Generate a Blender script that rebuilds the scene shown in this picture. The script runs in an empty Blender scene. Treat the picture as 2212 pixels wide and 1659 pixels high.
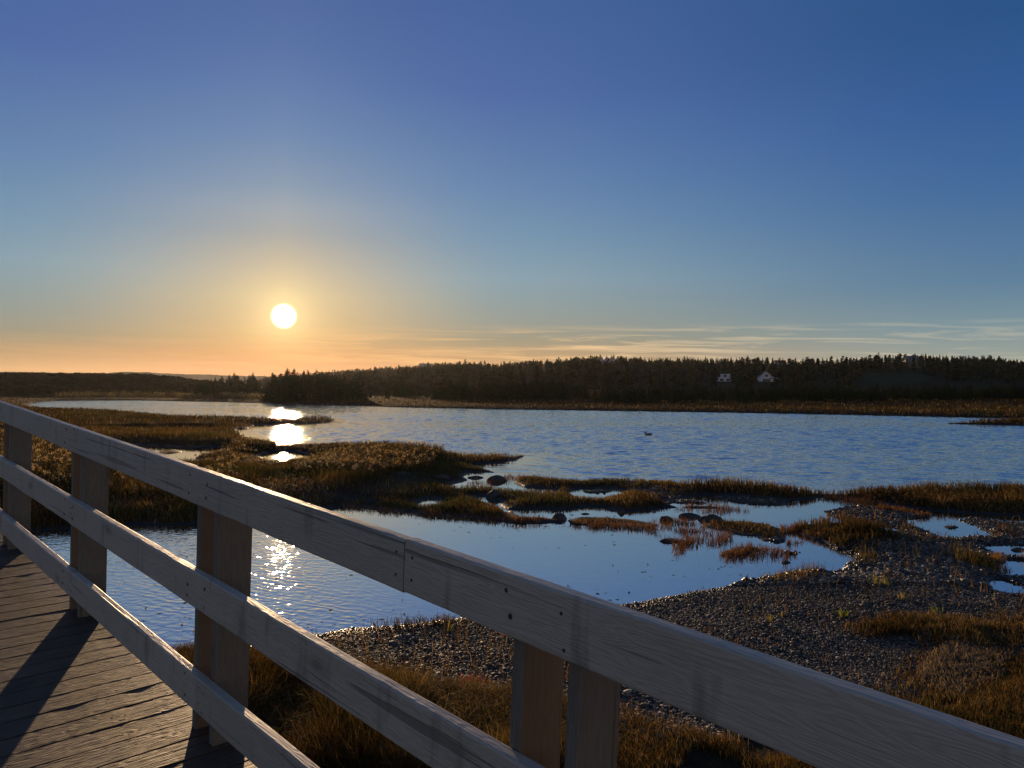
import bpy, bmesh, math, random
import numpy as np
from mathutils import Matrix, Vector
rng = np.random.default_rng(7)
random.seed(7)
SC = bpy.context.scene
COL = SC.collection

# ------------------------------------------------------------------ calibration of the photograph (2212 x 1659 frame)
F, CX, HZ, H = 1661.0, 1106.0, 835.0, 3.0          # focal length, centre, horizon row, eye height above the water


def gp(u, v, h=0.0):
    """where the sight line through (u, v) meets the level z = h"""
    y = F * (H - h) / (v - HZ)
    return ((u - CX) / F * y, y)


def P(*pts):
    return np.array([gp(*p) for p in pts], dtype=np.float64)


# ------------------------------------------------------------------ small numpy toolbox
def _hash(ix, iy, s):
    n = (ix * 374761393 + iy * 668265263 + s * 1442695041) & 0x7fffffff
    n = ((n ^ (n >> 13)) * 1274126177) & 0x7fffffff
    return ((n ^ (n >> 16)) & 0xffff) / 65535.0


def vnoise(x, y, s=0):
    ix = np.floor(x).astype(np.int64); iy = np.floor(y).astype(np.int64)
    fx = x - ix; fy = y - iy
    fx = fx * fx * (3 - 2 * fx); fy = fy * fy * (3 - 2 * fy)
    a = _hash(ix, iy, s); b = _hash(ix + 1, iy, s); c = _hash(ix, iy + 1, s); d = _hash(ix + 1, iy + 1, s)
    return (a * (1 - fx) + b * fx) * (1 - fy) + (c * (1 - fx) + d * fx) * fy


def fbm(x, y, s=0, o=4):
    t = 0; a = .5; n = 0
    for k in range(o):
        t = t + a * vnoise(x * 2 ** k + 17.3 * k, y * 2 ** k - 9.1 * k, s + k); n += a; a *= .5
    return t / n


def sdf(X, Y, poly):
    """signed distance to a polygon, negative inside"""
    sh = X.shape; x = X.ravel(); y = Y.ravel()
    d2 = np.full(x.shape, 1e18); ins = np.zeros(x.shape, bool)
    n = len(poly)
    for i in range(n):
        ax, ay = poly[i]; bx, by = poly[(i + 1) % n]
        ex, ey = bx - ax, by - ay
        px = x - ax; py = y - ay
        t = np.clip((px * ex + py * ey) / (ex * ex + ey * ey + 1e-12), 0, 1)
        dx = px - ex * t; dy = py - ey * t
        np.minimum(d2, dx * dx + dy * dy, out=d2)
        c = (ay > y) != (by > y)
        if c.any():
            with np.errstate(divide='ignore', invalid='ignore'):
                xi = ex * (y - ay) / (ey if abs(ey) > 1e-12 else 1e-12) + ax
            ins ^= c & (x < xi)
    d = np.sqrt(d2)
    return np.where(ins, -d, d).reshape(sh)


def sstep(a, b, x):
    t = np.clip((x - a) / (b - a), 0, 1)
    return t * t * (3 - 2 * t)


def mesh_np(name, verts, quads=None, tris=None, cols=None, smooth=False, attrs=None):
    me = bpy.data.meshes.new(name)
    verts = np.asarray(verts, dtype=np.float32)
    q = np.zeros((0, 4), np.int32) if quads is None else np.asarray(quads, np.int32)
    t = np.zeros((0, 3), np.int32) if tris is None else np.asarray(tris, np.int32)
    loops = np.concatenate([q.ravel(), t.ravel()])
    starts = np.concatenate([np.arange(len(q)) * 4, len(q) * 4 + np.arange(len(t)) * 3])
    me.vertices.add(len(verts)); me.vertices.foreach_set('co', verts.ravel())
    me.loops.add(len(loops)); me.loops.foreach_set('vertex_index', loops)
    me.polygons.add(len(starts)); me.polygons.foreach_set('loop_start', starts.astype(np.int32))
    me.polygons.foreach_set('use_smooth', np.full(len(starts), smooth))
    me.update(calc_edges=True)
    if cols is not None:
        a = me.attributes.new('col', 'FLOAT_COLOR', 'POINT')
        c4 = np.ones((len(verts), 4), np.float32); c4[:, :3] = cols
        a.data.foreach_set('color', c4.ravel())
    for k, v in (attrs or {}).items():
        a = me.attributes.new(k, 'FLOAT', 'POINT'); a.data.foreach_set('value', np.asarray(v, np.float32).ravel())
    return me


def link(name, me, mat=None, parent=None, loc=None):
    o = bpy.data.objects.new(name, me); COL.objects.link(o)
    if mat is not None and me is not None and len(me.materials) == 0:
        for m in (mat if isinstance(mat, (list, tuple)) else [mat]): me.materials.append(m)
    if parent is not None: o.parent = parent
    if loc is not None: o.location = loc
    return o


def tag(o, label=None, cat=None, group=None, kind=None):
    if label: o['label'] = label
    if cat: o['category'] = cat
    if group: o['group'] = group
    if kind: o['kind'] = kind
    return o


def empty(name, loc=(0, 0, 0), rz=0.0):
    o = bpy.data.objects.new(name, None); COL.objects.link(o)
    o.location = loc; o.rotation_euler = (0, 0, rz); o.empty_display_size = .3
    return o


# ------------------------------------------------------------------ materials
class NT:
    def __init__(self, name):
        self.m = bpy.data.materials.new(name); self.m.use_nodes = True
        self.t = self.m.node_tree; self.t.nodes.clear()
        self.out = self.t.nodes.new('ShaderNodeOutputMaterial')

    def n(self, typ, **kw):
        nd = self.t.nodes.new(typ)
        for k, v in kw.items():
            if k in nd.inputs.keys() if isinstance(k, str) else False: nd.inputs[k].default_value = v
            else: setattr(nd, k, v)
        return nd

    def l(self, a, b): self.t.links.new(a, b)

    def math(self, op, a, b=None, clamp=False):
        nd = self.t.nodes.new('ShaderNodeMath'); nd.operation = op; nd.use_clamp = clamp
        for i, v in enumerate((a, b)):
            if v is None: continue
            if isinstance(v, (int, float)): nd.inputs[i].default_value = v
            else: self.l(v, nd.inputs[i])
        return nd.outputs[0]

    def ramp(self, fac, stops, interp='LINEAR'):
        nd = self.t.nodes.new('ShaderNodeValToRGB'); r = nd.color_ramp; r.interpolation = interp
        while len(r.elements) < len(stops): r.elements.new(.5)
        for e, (p, c) in zip(r.elements, stops):
            e.position = p; e.color = (c[0], c[1], c[2], 1) if not isinstance(c, (int, float)) else (c, c, c, 1)
        self.l(fac, nd.inputs[0]); return nd.outputs[0]

    def mix(self, fac, a, b, blend='MIX'):
        nd = self.t.nodes.new('ShaderNodeMix'); nd.data_type = 'RGBA'; nd.blend_type = blend
        for sock, v in ((nd.inputs[0], fac), (nd.inputs[6], a), (nd.inputs[7], b)):
            if isinstance(v, (int, float)): sock.default_value = v
            elif isinstance(v, tuple): sock.default_value = (*v[:3], 1)
            else: self.l(v, sock)
        return nd.outputs[2]

    def noise(self, vec, scale, detail=4, rough=.55, dist=0.0):
        nd = self.t.nodes.new('ShaderNodeTexNoise')
        nd.inputs['Scale'].default_value = scale; nd.inputs['Detail'].default_value = detail
        nd.inputs['Roughness'].default_value = rough; nd.inputs['Distortion'].default_value = dist
        if vec is not None: self.l(vec, nd.inputs['Vector'])
        return nd.outputs['Fac']

    def mapping(self, vec, scale=(1, 1, 1), rot=(0, 0, 0), loc=(0, 0, 0)):
        nd = self.t.nodes.new('ShaderNodeMapping')
        nd.inputs['Scale'].default_value = scale; nd.inputs['Rotation'].default_value = rot; nd.inputs['Location'].default_value = loc
        self.l(vec, nd.inputs['Vector']); return nd.outputs[0]

    def attr(self, name, what='Fac'):
        nd = self.t.nodes.new('ShaderNodeAttribute'); nd.attribute_name = name
        return nd.outputs[what]

    def bump(self, height, dist, strength=1.0, normal=None):
        nd = self.t.nodes.new('ShaderNodeBump'); nd.inputs['Distance'].default_value = dist
        if isinstance(strength, (int, float)): nd.inputs['Strength'].default_value = strength
        else: self.l(strength, nd.inputs['Strength'])
        self.l(height, nd.inputs['Height'])
        if normal is not None: self.l(normal, nd.inputs['Normal'])
        return nd.outputs[0]

    def bsdf(self, color, rough=.7, spec=.4, normal=None, **kw):
        nd = self.t.nodes.new('ShaderNodeBsdfPrincipled')
        for k, v in (('Base Color', color), ('Roughness', rough), ('Specular IOR Level', spec), *kw.items()):
            s = nd.inputs[k]
            if isinstance(v, (int, float)): s.default_value = v
            elif isinstance(v, tuple): s.default_value = (*v[:3], 1)
            else: self.l(v, s)
        if normal is not None: self.l(normal, nd.inputs['Normal'])
        return nd.outputs[0]

    def done(self, shader):
        self.l(shader, self.out.inputs['Surface']); return self.m


def tc(t, which='Object'):
    return t.t.nodes.new('ShaderNodeTexCoord').outputs[which]


def plain(name, col, rough=.7, spec=.3, noise=0.0, scale=8):
    t = NT(name); c = col
    if noise:
        f = t.noise(tc(t), scale, 5)
        c = t.mix(f, tuple(x * (1 - noise) for x in col), tuple(min(1, x * (1 + noise)) for x in col))
    return t.done(t.bsdf(c, rough, spec))


def foliage(name, trans=.45, rough=.6, gloss=.25):
    """leaf or blade, coloured by its own 'col' attribute, lets back light through"""
    t = NT(name); c = t.attr('col', 'Color')
    b = t.bsdf(c, rough, gloss)
    tr = t.n('ShaderNodeBsdfTranslucent'); t.l(t.mix(1.0, c, (1.0, .86, .55), 'MULTIPLY'), tr.inputs[0])
    mx = t.n('ShaderNodeMixShader'); mx.inputs[0].default_value = trans
    t.l(b, mx.inputs[1]); t.l(tr.outputs[0], mx.inputs[2])
    return t.done(mx.outputs[0])


def wood(name, axis, tones, rough=.72, bumpd=.0012, redden=None, stain=.5, spec=.35, fine_scale=190, crack=.6, blotw=.55):
    """weathered timber; the grain runs along the given local axis, 'rnd' shifts it from board to board"""
    t = NT(name); co = tc(t)
    off = t.n('ShaderNodeCombineXYZ')
    r = t.attr('rnd'); t.l(t.math('MULTIPLY', r, 37.0), off.inputs[0]); t.l(t.math('MULTIPLY', r, 91.0), off.inputs[1]); t.l(t.math('MULTIPLY', r, 53.0), off.inputs[2])
    add = t.n('ShaderNodeVectorMath', operation='ADD'); t.l(co, add.inputs[0]); t.l(off.outputs[0], add.inputs[1]); v = add.outputs[0]
    s = [1, 1, 1]; s['xyz'.index(axis)] = .045
    vg = t.mapping(v, tuple(s))
    s2 = [1, 1, 1]; s2['xyz'.index(axis)] = .45
    vk = t.mapping(v, tuple(s2))
    warp = t.noise(vk, 5.0, 3)
    # growth rings bending round knots
    ringv = t.math('ADD', t.noise(vg, 26, 3, .5), t.math('MULTIPLY', warp, .9))
    rings = t.math('FRACT', t.math('MULTIPLY', ringv, 13.0))
    rings = t.math('ABSOLUTE', t.math('SUBTRACT', rings, .5))
    fine = t.noise(vg, fine_scale, 4, .6)
    blot = t.noise(v, 2.2, 4, .6)
    g = t.math('ADD', t.math('MULTIPLY', rings, .5), t.math('MULTIPLY', fine, .55))
    g = t.math('ADD', g, t.math('MULTIPLY', t.math('SUBTRACT', blot, .5), blotw))
    c = t.ramp(g, [(.12, tones[0]), (.45, tones[1]), (.8, tones[2])])
    # knots
    vor = t.n('ShaderNodeTexVoronoi', feature='F1'); vor.inputs['Scale'].default_value = 4.2
    t.l(vk, vor.inputs['Vector'])
    kn = t.ramp(vor.outputs['Distance'], [(.0, 1.0), (.055, .95), (.095, .35), (.19, .0)])
    c = t.mix(t.math('MULTIPLY', kn, .7), c, tuple(x * .35 for x in tones[0]))
    s3 = [1, 1, 1]; s3['xyz'.index(axis)] = .022
    ck = t.ramp(t.noise(t.mapping(v, tuple(s3)), 38, 2, .5, .15), [(.66, 0.0), (.70, 1.0)])
    c = t.mix(t.math('MULTIPLY', ck, crack), c, tuple(x * .22 for x in tones[0]))
    # rain stains down the face
    if stain:
        vs = t.mapping(v, (1, 1, .18) if axis != 'z' else (1, 1, .05))
        st = t.ramp(t.noise(vs, 14, 3, .5), [(.60, 0.0), (.74, 1.0)])
        c = t.mix(t.math('MULTIPLY', st, stain), c, tuple(x * .35 for x in tones[0]))
    if redden:
        c = t.mix(t.attr('red'), c, t.mix(g, redden[0], redden[1]))
    # per-board tone
    c = t.mix(t.math('MULTIPLY', r, .35 if axis != 'y' else .75), c, tuple(x * .55 for x in tones[1]))
    h = t.math('ADD', t.math('MULTIPLY', fine, .7), t.math('MULTIPLY', rings, .5))
    nrm = t.bump(h, bumpd)
    nrm = t.bump(t.math('MULTIPLY', t.math('ADD', kn, ck), -1.0), .002, 1.0, nrm)
    return t.done(t.bsdf(c, rough, spec, nrm))


M = {}
M['rail'] = wood('weathered_rail', 'x', [(.30, .262, .215), (.385, .342, .29), (.455, .408, .35)], fine_scale=110, bumpd=.0022, rough=.55, spec=.5, stain=.6)
M['post'] = wood('weathered_post', 'z', [(.10, .086, .072), (.155, .136, .117), (.21, .186, .16)], redden=((.15, .103, .066), (.26, .182, .115)), fine_scale=110, stain=.25)
M['deck'] = wood('weathered_deck', 'y', [(.024, .015, .010), (.084, .053, .035), (.18, .117, .079)], fine_scale=75, bumpd=.008, crack=.8, blotw=1.2, stain=.4, rough=.62, spec=.35)
M['screw'] = plain('rusted_screw', (.035, .03, .03), .6, .4)
M['beam'] = plain('dark_timber', (.10, .085, .07), .8, .2, .4)
M['grass'] = foliage('grass_blade', .5, .7, .08)
M['weed'] = foliage('weed_leaf', .45, .65, .12)
M['needle'] = foliage('conifer_needles', .10, .8, .08)
M['wood'] = foliage('distant_wood', .05, .9, .03)
M['bark'] = plain('bark', (.07, .055, .045), .9, .1, .4)


def rock_mat(name, base):
    t = NT(name); v = tc(t)
    n1 = t.noise(v, 3.5, 6, .6); n2 = t.noise(v, 22, 5, .6)
    c = t.ramp(t.math('ADD', t.math('MULTIPLY', n1, .65), t.math('MULTIPLY', n2, .35)), [(.3, tuple(x * .45 for x in base)), (.55, base), (.75, tuple(x * 1.6 for x in base))])
    return t.done(t.bsdf(c, .8, .25, t.bump(t.math('ADD', n1, t.math('MULTIPLY', n2, .35)), .05)))


M['rock'] = rock_mat('shore_rock', (.05, .047, .044))


def ground_mat():
    t = NT('marsh_ground'); v = tc(t)
    n1 = t.noise(v, .35, 6, .6); n2 = t.noise(v, 5, 5, .65); n3 = t.noise(v, 32, 4, .6)
    mix = t.math('ADD', t.math('MULTIPLY', n1, .45), t.math('ADD', t.math('MULTIPLY', n2, .35), t.math('MULTIPLY', n3, .2)))
    turf = t.ramp(mix, [(.33, (.012, .009, .006)), (.5, (.032, .022, .012)), (.66, (.065, .042, .02))])
    mud = t.ramp(mix, [(.33, (.008, .007, .006)), (.65, (.028, .024, .02))])
    grav = t.ramp(t.math('ADD', t.math('MULTIPLY', n3, .6), t.math('MULTIPLY', n2, .4)), [(.3, (.02, .02, .02)), (.7, (.09, .085, .08))])
    hill = t.ramp(mix, [(.35, (.010, .013, .007)), (.65, (.026, .028, .014))])
    field = t.ramp(mix, [(.35, (.018, .027, .010)), (.65, (.032, .042, .016))])
    c = t.mix(t.attr('mud'), turf, mud)
    c = t.mix(t.attr('gravel'), c, grav)
    c = t.mix(t.attr('hill'), c, hill)
    c = t.mix(t.attr('field'), c, field)
    h = t.math('ADD', t.math('MULTIPLY', n2, .6), t.math('MULTIPLY', n3, .4))
    rough = t.math('SUBTRACT', .95, t.math('MULTIPLY', t.attr('mud'), .35))
    return t.done(t.bsdf(c, rough, t.math('ADD', .03, t.math('MULTIPLY', t.attr('mud'), .2)), t.bump(h, .06)))


M['ground'] = ground_mat()


def water_mat():
    t = NT('water'); v = tc(t)
    rip = t.attr('ripple'); pond = t.attr('pond')
    # wind waves of the open river, crests across the wind
    n_r = t.bump(t.noise(t.mapping(v, (.8, 1.0, 1)), 6.0, 2, .5, .3), .022, rip)
    # close set ripples of the creek by the bridge
    vp = t.mapping(v, (1, 1, 1), (0, 0, math.radians(-62)))
    wv = t.n('ShaderNodeTexWave', wave_type='BANDS', bands_direction='X', wave_profile='SIN')
    wv.inputs['Scale'].default_value = 2.1; wv.inputs['Distortion'].default_value = 8.5; wv.inputs['Detail'].default_value = 3; wv.inputs['Detail Scale'].default_value = 1.3
    t.l(vp, wv.inputs['Vector'])
    patch = t.ramp(t.noise(v, .55, 2), [(.35, .25), (.65, 1.0)])
    hp = t.math('MULTIPLY', t.math('ADD', wv.outputs['Fac'], t.math('MULTIPLY', t.noise(v, 5, 3), 1.5)), patch)
    n_p = t.bump(hp, .0026, pond, n_r)
    n_p = t.bump(t.noise(v, 6.5, 1, .5, .6), .0085, pond, n_p)
    calm = t.noise(v, 2.6, 3, .55)
    n_c = t.bump(calm, .0022, 1.0, n_p)
    return t.done(t.bsdf((.012, .020, .026), .03, .5, n_c, IOR=12.0))


M['water'] = water_mat()


def pebble_mat():
    t = NT('pebbles'); c = t.attr('col', 'Color'); w = t.attr('wet')
    n = t.noise(tc(t), 60, 3)
    c = t.mix(t.math('MULTIPLY', n, .5), c, t.mix(1.0, c, (.45, .45, .45), 'MULTIPLY'))
    c = t.mix(w, c, t.mix(1.0, c, (.42, .42, .42), 'MULTIPLY'))
    r = t.math('SUBTRACT', .72, t.math('MULTIPLY', w, .40))
    return t.done(t.bsdf(c, r, .35))


M['pebble'] = pebble_mat()

# ------------------------------------------------------------------ shorelines traced on the level of the water
g4 = .38
W_RIVER = P((53, 875.5), (74, 868), (89, 867.5), (127, 865.6), (198, 865), (298, 865), (439, 867.5), (527, 869.6), (627, 872), (768, 876.5),
            (904, 880.7), (1095, 884), (1300, 887), (1481, 889.6), (1640, 892), (1791, 895), (2051, 900.5), (2212, 904), (2700, 918), (3600, 945), (5600, 1010), (7500, 1300),
            (5000, 1180, .3), (3400, 1075, .3), (2700, 1050, .3), (2212, 1041, .3), (1965, 1039, .3), (1878, 1044.6, .3), (1812, 1049.8, .25), (1756, 1044.6, .3), (1687, 1037.6, .3), (1583, 1029, .3),
            (1481, 1025.5, .3), (1407, 1022, .3), (1303, 1018.5, .3), (1227, 1020, .3), (1129, 1015, .25), (1077, 1015, .2), (1046, 1006, .15),
            (1025, 1003), (1060, 1000.5), (1095, 997.7), (1119, 990.8), (1140, 981, .05), (1095, 968, .4), (1025, 962, .5), (956, 956, .5), (852, 949, .5),
            (768, 946.6, .5), (686, 945.6, .5), (607, 943.6, .5), (567, 941.6, .45), (537, 936.6, .4), (507, 928.5), (527, 927), (543, 924), (547, 917), (646, 916), (696, 914), (720, 910),
            (724, 906, .05), (696, 896, g4), (666, 897, g4), (627, 900.5, g4), (527, 898, g4), (439, 897.5, g4), (408, 896, g4), (329, 889, g4), (238, 882.4, g4), (127, 880.2, g4), (70, 877.5, .3))
W_POND = P((-900, 1180), (-300, 1160), (0, 1150), (80, 1146), (150, 1140), (278, 1132), (360, 1134), (420, 1132), (500, 1120), (600, 1105), (680, 1098), (740, 1095), (878, 1107.5),
           (937, 1114.5), (1017, 1118.5), (1076, 1124.4), (1116, 1129.4), (1175, 1129.4), (1223, 1126),
           (1220, 1113, .1), (1205, 1106, .2), (1171, 1101, .2), (1120, 1100, .2), (1102, 1104), (1098, 1108), (1086, 1104.6), (1076, 1094.6), (1042, 1083), (1030, 1077), (1028, 1073), (1048, 1072), (1076, 1081),
           (1088, 1087), (1086, 1092.7), (1100, 1101), (1175, 1099), (1215, 1102.6), (1245, 1098.6), (1275, 1095), (1317, 1098), (1350, 1105.8), (1406, 1100), (1463, 1096), (1440, 1086), (1455, 1078),
           (1495, 1071), (1527, 1069), (1551, 1069), (1640, 1074), (1693, 1080), (1755, 1078), (1773, 1073), (1852, 1079), (1941, 1095.9), (2011, 1102), (2090, 1108), (2212, 1116), (2500, 1130),
           (2500, 1146), (2212, 1131.6), (2126, 1121.7), (2098, 1116), (2086, 1125.6), (2110, 1137.5), (2126, 1149.4), (2134, 1157.4), (2070, 1163.3), (2035, 1159.4), (1991, 1142), (1961, 1129.6),
           (1951, 1122), (2013, 1117), (1951, 1108), (1892, 1098), (1846, 1094), (1781, 1104), (1785, 1112), (1862, 1134), (1912, 1138), (1951, 1145.5), (1922, 1149.4), (1862, 1137), (1807, 1130), (1773, 1133), (1711, 1139.5),
           (1713, 1145.5), (1755, 1165), (1773, 1169), (1793, 1181), (1803, 1189), (1854, 1190), (1818, 1193), (1840, 1199), (1852, 1211), (1832, 1215), (1842, 1226.8), (1803, 1233.8), (1755, 1233),
           (1693, 1242.7), (1634, 1250.6), (1584, 1259.6), (1535, 1270.5), (1475, 1283), (1416, 1294), (1358, 1306), (1200, 1322), (1080, 1335), (1000, 1338), (950, 1343), (850, 1358), (760, 1362), (690, 1370),
           (620, 1385), (545, 1402), (420, 1413), (380, 1420), (200, 1470), (-200, 1600), (-1500, 1700))
W_POOLS = [P((1003, 1027), (1009, 1021), (1056, 1020), (1106, 1024), (1136, 1033), (1116, 1041), (1130, 1051), (1155, 1054), (1195, 1058), (1205, 1068), (1175, 1068), (1136, 1066), (1096, 1061), (1050, 1058), (997, 1057), (955, 1054), (989, 1043), (1005, 1037)),
           P((1235, 1065), (1245, 1058), (1259, 1055), (1317, 1055), (1350, 1062), (1320, 1074), (1294, 1081), (1255, 1079)),
           P((898, 1090), (908, 1080), (927, 1074), (960, 1081), (958, 1093), (917, 1096)),
           P((280, 960), (329, 963), (359, 963), (388, 968), (428, 966), (475, 965), (460, 982), (425, 988), (440, 999), (420, 1008), (385, 1000), (360, 990), (330, 981), (290, 972)),
           P((560, 985), (578, 977), (607, 973), (640, 976), (680, 984), (655, 995), (607, 1007), (572, 998)),
           P((2120, 1176), (2144, 1177), (2212, 1177), (2400, 1182), (2400, 1206), (2212, 1201), (2158, 1199), (2140, 1190)),
           P((2160, 1208), (2195, 1207), (2260, 1220), (2260, 1244), (2172, 1243), (2156, 1225)),
           P((2130, 1258.6), (2160, 1253), (2200, 1264.5), (2230, 1276), (2188, 1281), (2142, 1276))]
ISLANDS = [P((345, 973), (362, 971), (385, 974), (392, 978), (360, 981), (345, 978)),
           P((1228, 1123), (1265, 1118), (1317, 1116), (1386, 1126), (1425, 1134), (1400, 1138), (1360, 1135), (1317, 1134), (1270, 1135), (1240, 1133)),
           P((1515, 1131), (1540, 1128), (1568, 1127), (1620, 1129), (1654, 1134), (1689, 1147), (1684, 1168), (1650, 1169), (1634, 1159.4), (1580, 1156), (1554, 1147.5), (1527, 1140)),
           P((1557, 1199), (1574, 1190), (1600, 1184), (1625, 1183), (1654, 1188), (1610, 1201), (1578, 1206)),
           P((1660, 1199), (1672, 1195), (1690, 1200), (1672, 1203)), P((1694, 1194), (1720, 1193), (1722, 1199), (1700, 1199)), P((1688, 1214), (1700, 1210), (1706, 1216), (1694, 1218)),
           
           P((1466, 1096), (1480, 1092), (1520, 1093), (1562, 1096), (1540, 1100), (1490, 1099)),
           P((1552, 1073), (1600, 1075), (1693, 1083), (1690, 1090), (1640, 1091), (1575, 1083)),
           P((1416, 1082), (1460, 1080), (1490, 1081), (1527, 1087), (1500, 1088), (1450, 1087)),
           P((1258, 1062), (1290, 1059), (1320, 1061), (1310, 1065), (1275, 1065)),
           P((2040, 1136), (2060, 1134), (2072, 1138), (2050, 1141)), P((2166, 1120), (2180, 1124), (2174, 1127), (2160, 1123)),
           P((2046, 915.5), (2090, 914), (2160, 911), (2260, 908), (2500, 908), (2700, 935), (2400, 926), (2212, 919.5), (2110, 917))]
GRAVEL = [P((540, 1398), (690, 1362), (1000, 1330), (1360, 1298), (1600, 1246), (1845, 1216), (1826, 1196), (1850, 1176), (1900, 1172), (1990, 1162), (1900, 1140), (1780, 1113), (1776, 1103), (1846, 1090), (1892, 1096), (1955, 1106), (2022, 1116),
            (1992, 1142), (2040, 1161), (2136, 1158), (2085, 1126), (2098, 1113), (2212, 1128), (2600, 1150), (2600, 1400), (2300, 1405), (2190, 1440), (2040, 1450), (1960, 1520), (1800, 1580), (1500, 1620), (1250, 1600), (1100, 1560), (989, 1520), (939, 1500), (807, 1480), (700, 1470), (600, 1450)),
          ISLANDS[8], ISLANDS[9], ISLANDS[10], P((1317, 1064), (1400, 1062), (1500, 1069), (1495, 1078), (1440, 1079), (1380, 1076)),
          P((1675, 1176), (1700, 1172), (1760, 1180), (1830, 1188), (1800, 1194), (1750, 1192), (1690, 1186))]
Z_BACK = P((-900, 985), (-200, 945), (100, 925), (330, 935), (480, 950), (600, 956), (780, 955), (920, 968), (985, 995), (960, 1045), (800, 1075), (640, 1085), (420, 1112), (150, 1122), (-300, 1135), (-900, 1150))
Z_REED = P((420, 985), (480, 962), (560, 955), (700, 953), (860, 962), (960, 985), (930, 1030), (800, 1050), (640, 1045), (500, 1030), (420, 1010))
Z_WEED = P((-500, 1000), (-100, 965), (100, 972), (220, 1010), (300, 1040), (430, 1060), (520, 1075), (430, 1095), (200, 1105), (-100, 1110), (-500, 1120))
Z_STRAW = P((2005, 1445), (2050, 1420), (2110, 1435), (2180, 1450), (2160, 1500), (2070, 1545), (1960, 1515))
Z_BARE = P((560, 1060), (700, 1035), (850, 1025), (920, 1040), (900, 1070), (830, 1092), (740, 1090), (600, 1098))
Z_LOW = P((880, 1000), (1480, 1012), (1480, 1140), (700, 1140), (700, 1080), (860, 1040))

# ------------------------------------------------------------------ the ground: one polar sheet around the viewer out to the far hills
az_in = np.radians(np.arange(-41, 41.001, .11))
az = np.concatenate([np.radians(np.arange(-180, -41, 2.5)), az_in, np.radians(np.arange(41.0 + 2.0, 180, 2.5))])
az = np.sort(az)
rr = [1.2]
while rr[-1] < 2600:
    r0 = rr[-1]
    rr.append(r0 * (1.03 if r0 < 6 else 1.0055 if r0 < 75 else 1.009 if r0 < 260 else 1.02))
rr = np.array(rr)
R, A = np.meshgrid(rr, az, indexing='ij')
GX = R * np.sin(A); GY = R * np.cos(A)


def interp_u(tab, u):
    k = sorted(tab); return np.interp(u, k, [tab[i] for i in k])


RIDGE_Y = {-6000: 900, 500: 900, 700: 860, 850: 760, 1000: 640, 1200: 560, 1600: 500, 2212: 470, 4000: 430, 9000: 420}
RIDGE_TOP = {-6000: 832, 480: 832, 560: 830, 640: 826, 700: 818, 770: 811, 850: 803, 940: 793, 1000: 794, 1100: 791, 1200: 789, 1300: 783, 1500: 784, 1700: 785, 1900: 781, 2000: 777, 2100: 784, 2212: 792, 2500: 796, 9000: 800}
DUNE_TOP = {-6000: 816, -400: 814, 0: 814, 200: 815, 300: 815.5, 360: 820, 420: 828, 470: 833, 560: 836, 9000: 836}


def hill_height(X, Y):
    Ys = np.maximum(Y, 30.0)
    u = CX + F * X / Ys
    yr = interp_u(RIDGE_Y, u); zr = H + (HZ - interp_u(RIDGE_TOP, u)) / F * yr
    wob = (fbm(X * .006, Y * .006, 40, 4) - .5)
    y0 = 190 + 40 * wob
    t = sstep(y0, yr * 1.0, Y) * (1 - .25 * sstep(yr, yr * 2.2, Y))
    t = .55 * t + .45 * np.clip((Y - y0) / (yr - y0), 0, 1) * (1 - .25 * sstep(yr, yr * 2.2, Y))
    z = np.maximum(zr - 1.0, 0) * t + wob * 4.0 * sstep(y0 + 40, y0 + 160, Y)
    zd = np.maximum(H + (HZ - interp_u(DUNE_TOP, u)) / F * 270 - 1.0, 0) * sstep(195, 262, Y) * (1 - .5 * sstep(300, 420, Y))
    return np.where(Y > 30, np.maximum(z, zd), 0)


near = R < 330
sd = np.full(R.shape, 50.0)
wob = (fbm(GX * 1.3, GY * 1.3, 1, 4) - .5) * (.12 + .006 * R) * 1.6
x_, y_ = GX[near], GY[near]
a = sdf(x_, y_, W_RIVER); b = sdf(x_, y_, W_POND); w = np.minimum(a, b)
for p in W_POOLS: w = np.minimum(w, sdf(x_, y_, p))
for p in ISLANDS: w = np.maximum(w, -sdf(x_, y_, p))
sd[near] = w
sd = sd + wob
gv = np.full(R.shape, 9.0); nn = R < 60
g_ = np.full(GX[nn].shape, 9.0)
for p in GRAVEL: g_ = np.minimum(g_, sdf(GX[nn], GY[nn], p))
gv[nn] = g_
pt_ = np.full(R.shape, 9.0)
for p in (P((1860, 1368), (1990, 1358), (2190, 1362), (2400, 1368), (2400, 1420), (2170, 1422), (2060, 1408), (1900, 1400)), P((2150, 1225), (2172, 1225), (2178, 1240), (2156, 1240))): pt_[nn] = np.minimum(pt_[nn], sdf(GX[nn], GY[nn], p))
gv = np.maximum(gv, -pt_)
gv = gv + (fbm(GX * .9, GY * .9, 5, 4) - .5) * 1.6
gravel = sstep(.55, -.45, gv)
back = np.zeros(R.shape); back[nn] = sstep(.6, -1.6, sdf(GX[nn], GY[nn], Z_BACK))
bare = np.zeros(R.shape); bare[nn] = sstep(.5, -.5, sdf(GX[nn], GY[nn], Z_BARE) + (fbm(GX[nn] * 1.1, GY[nn] * 1.1, 9, 3) - .5) * 1.6)
pos = np.maximum(sd, 0)
z_grass = .02 + .11 * (1 - np.exp(-pos / .45)) + .07 * (fbm(GX * .9, GY * .9, 2, 4) - .45) * sstep(.1, 1.0, pos)
z_grav = .012 + .17 * (1 - np.exp(-pos / 3.2)) + .05 * (fbm(GX * 1.6, GY * 1.6, 3, 4) - .5) * sstep(.05, .6, pos)
isle = np.full(R.shape, 9.0)
for p in ISLANDS: isle[nn] = np.minimum(isle[nn], sdf(GX[nn], GY[nn], p))
isle = sstep(.2, -.1, isle)
z_grass = z_grass * (1 - .6 * isle)
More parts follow.
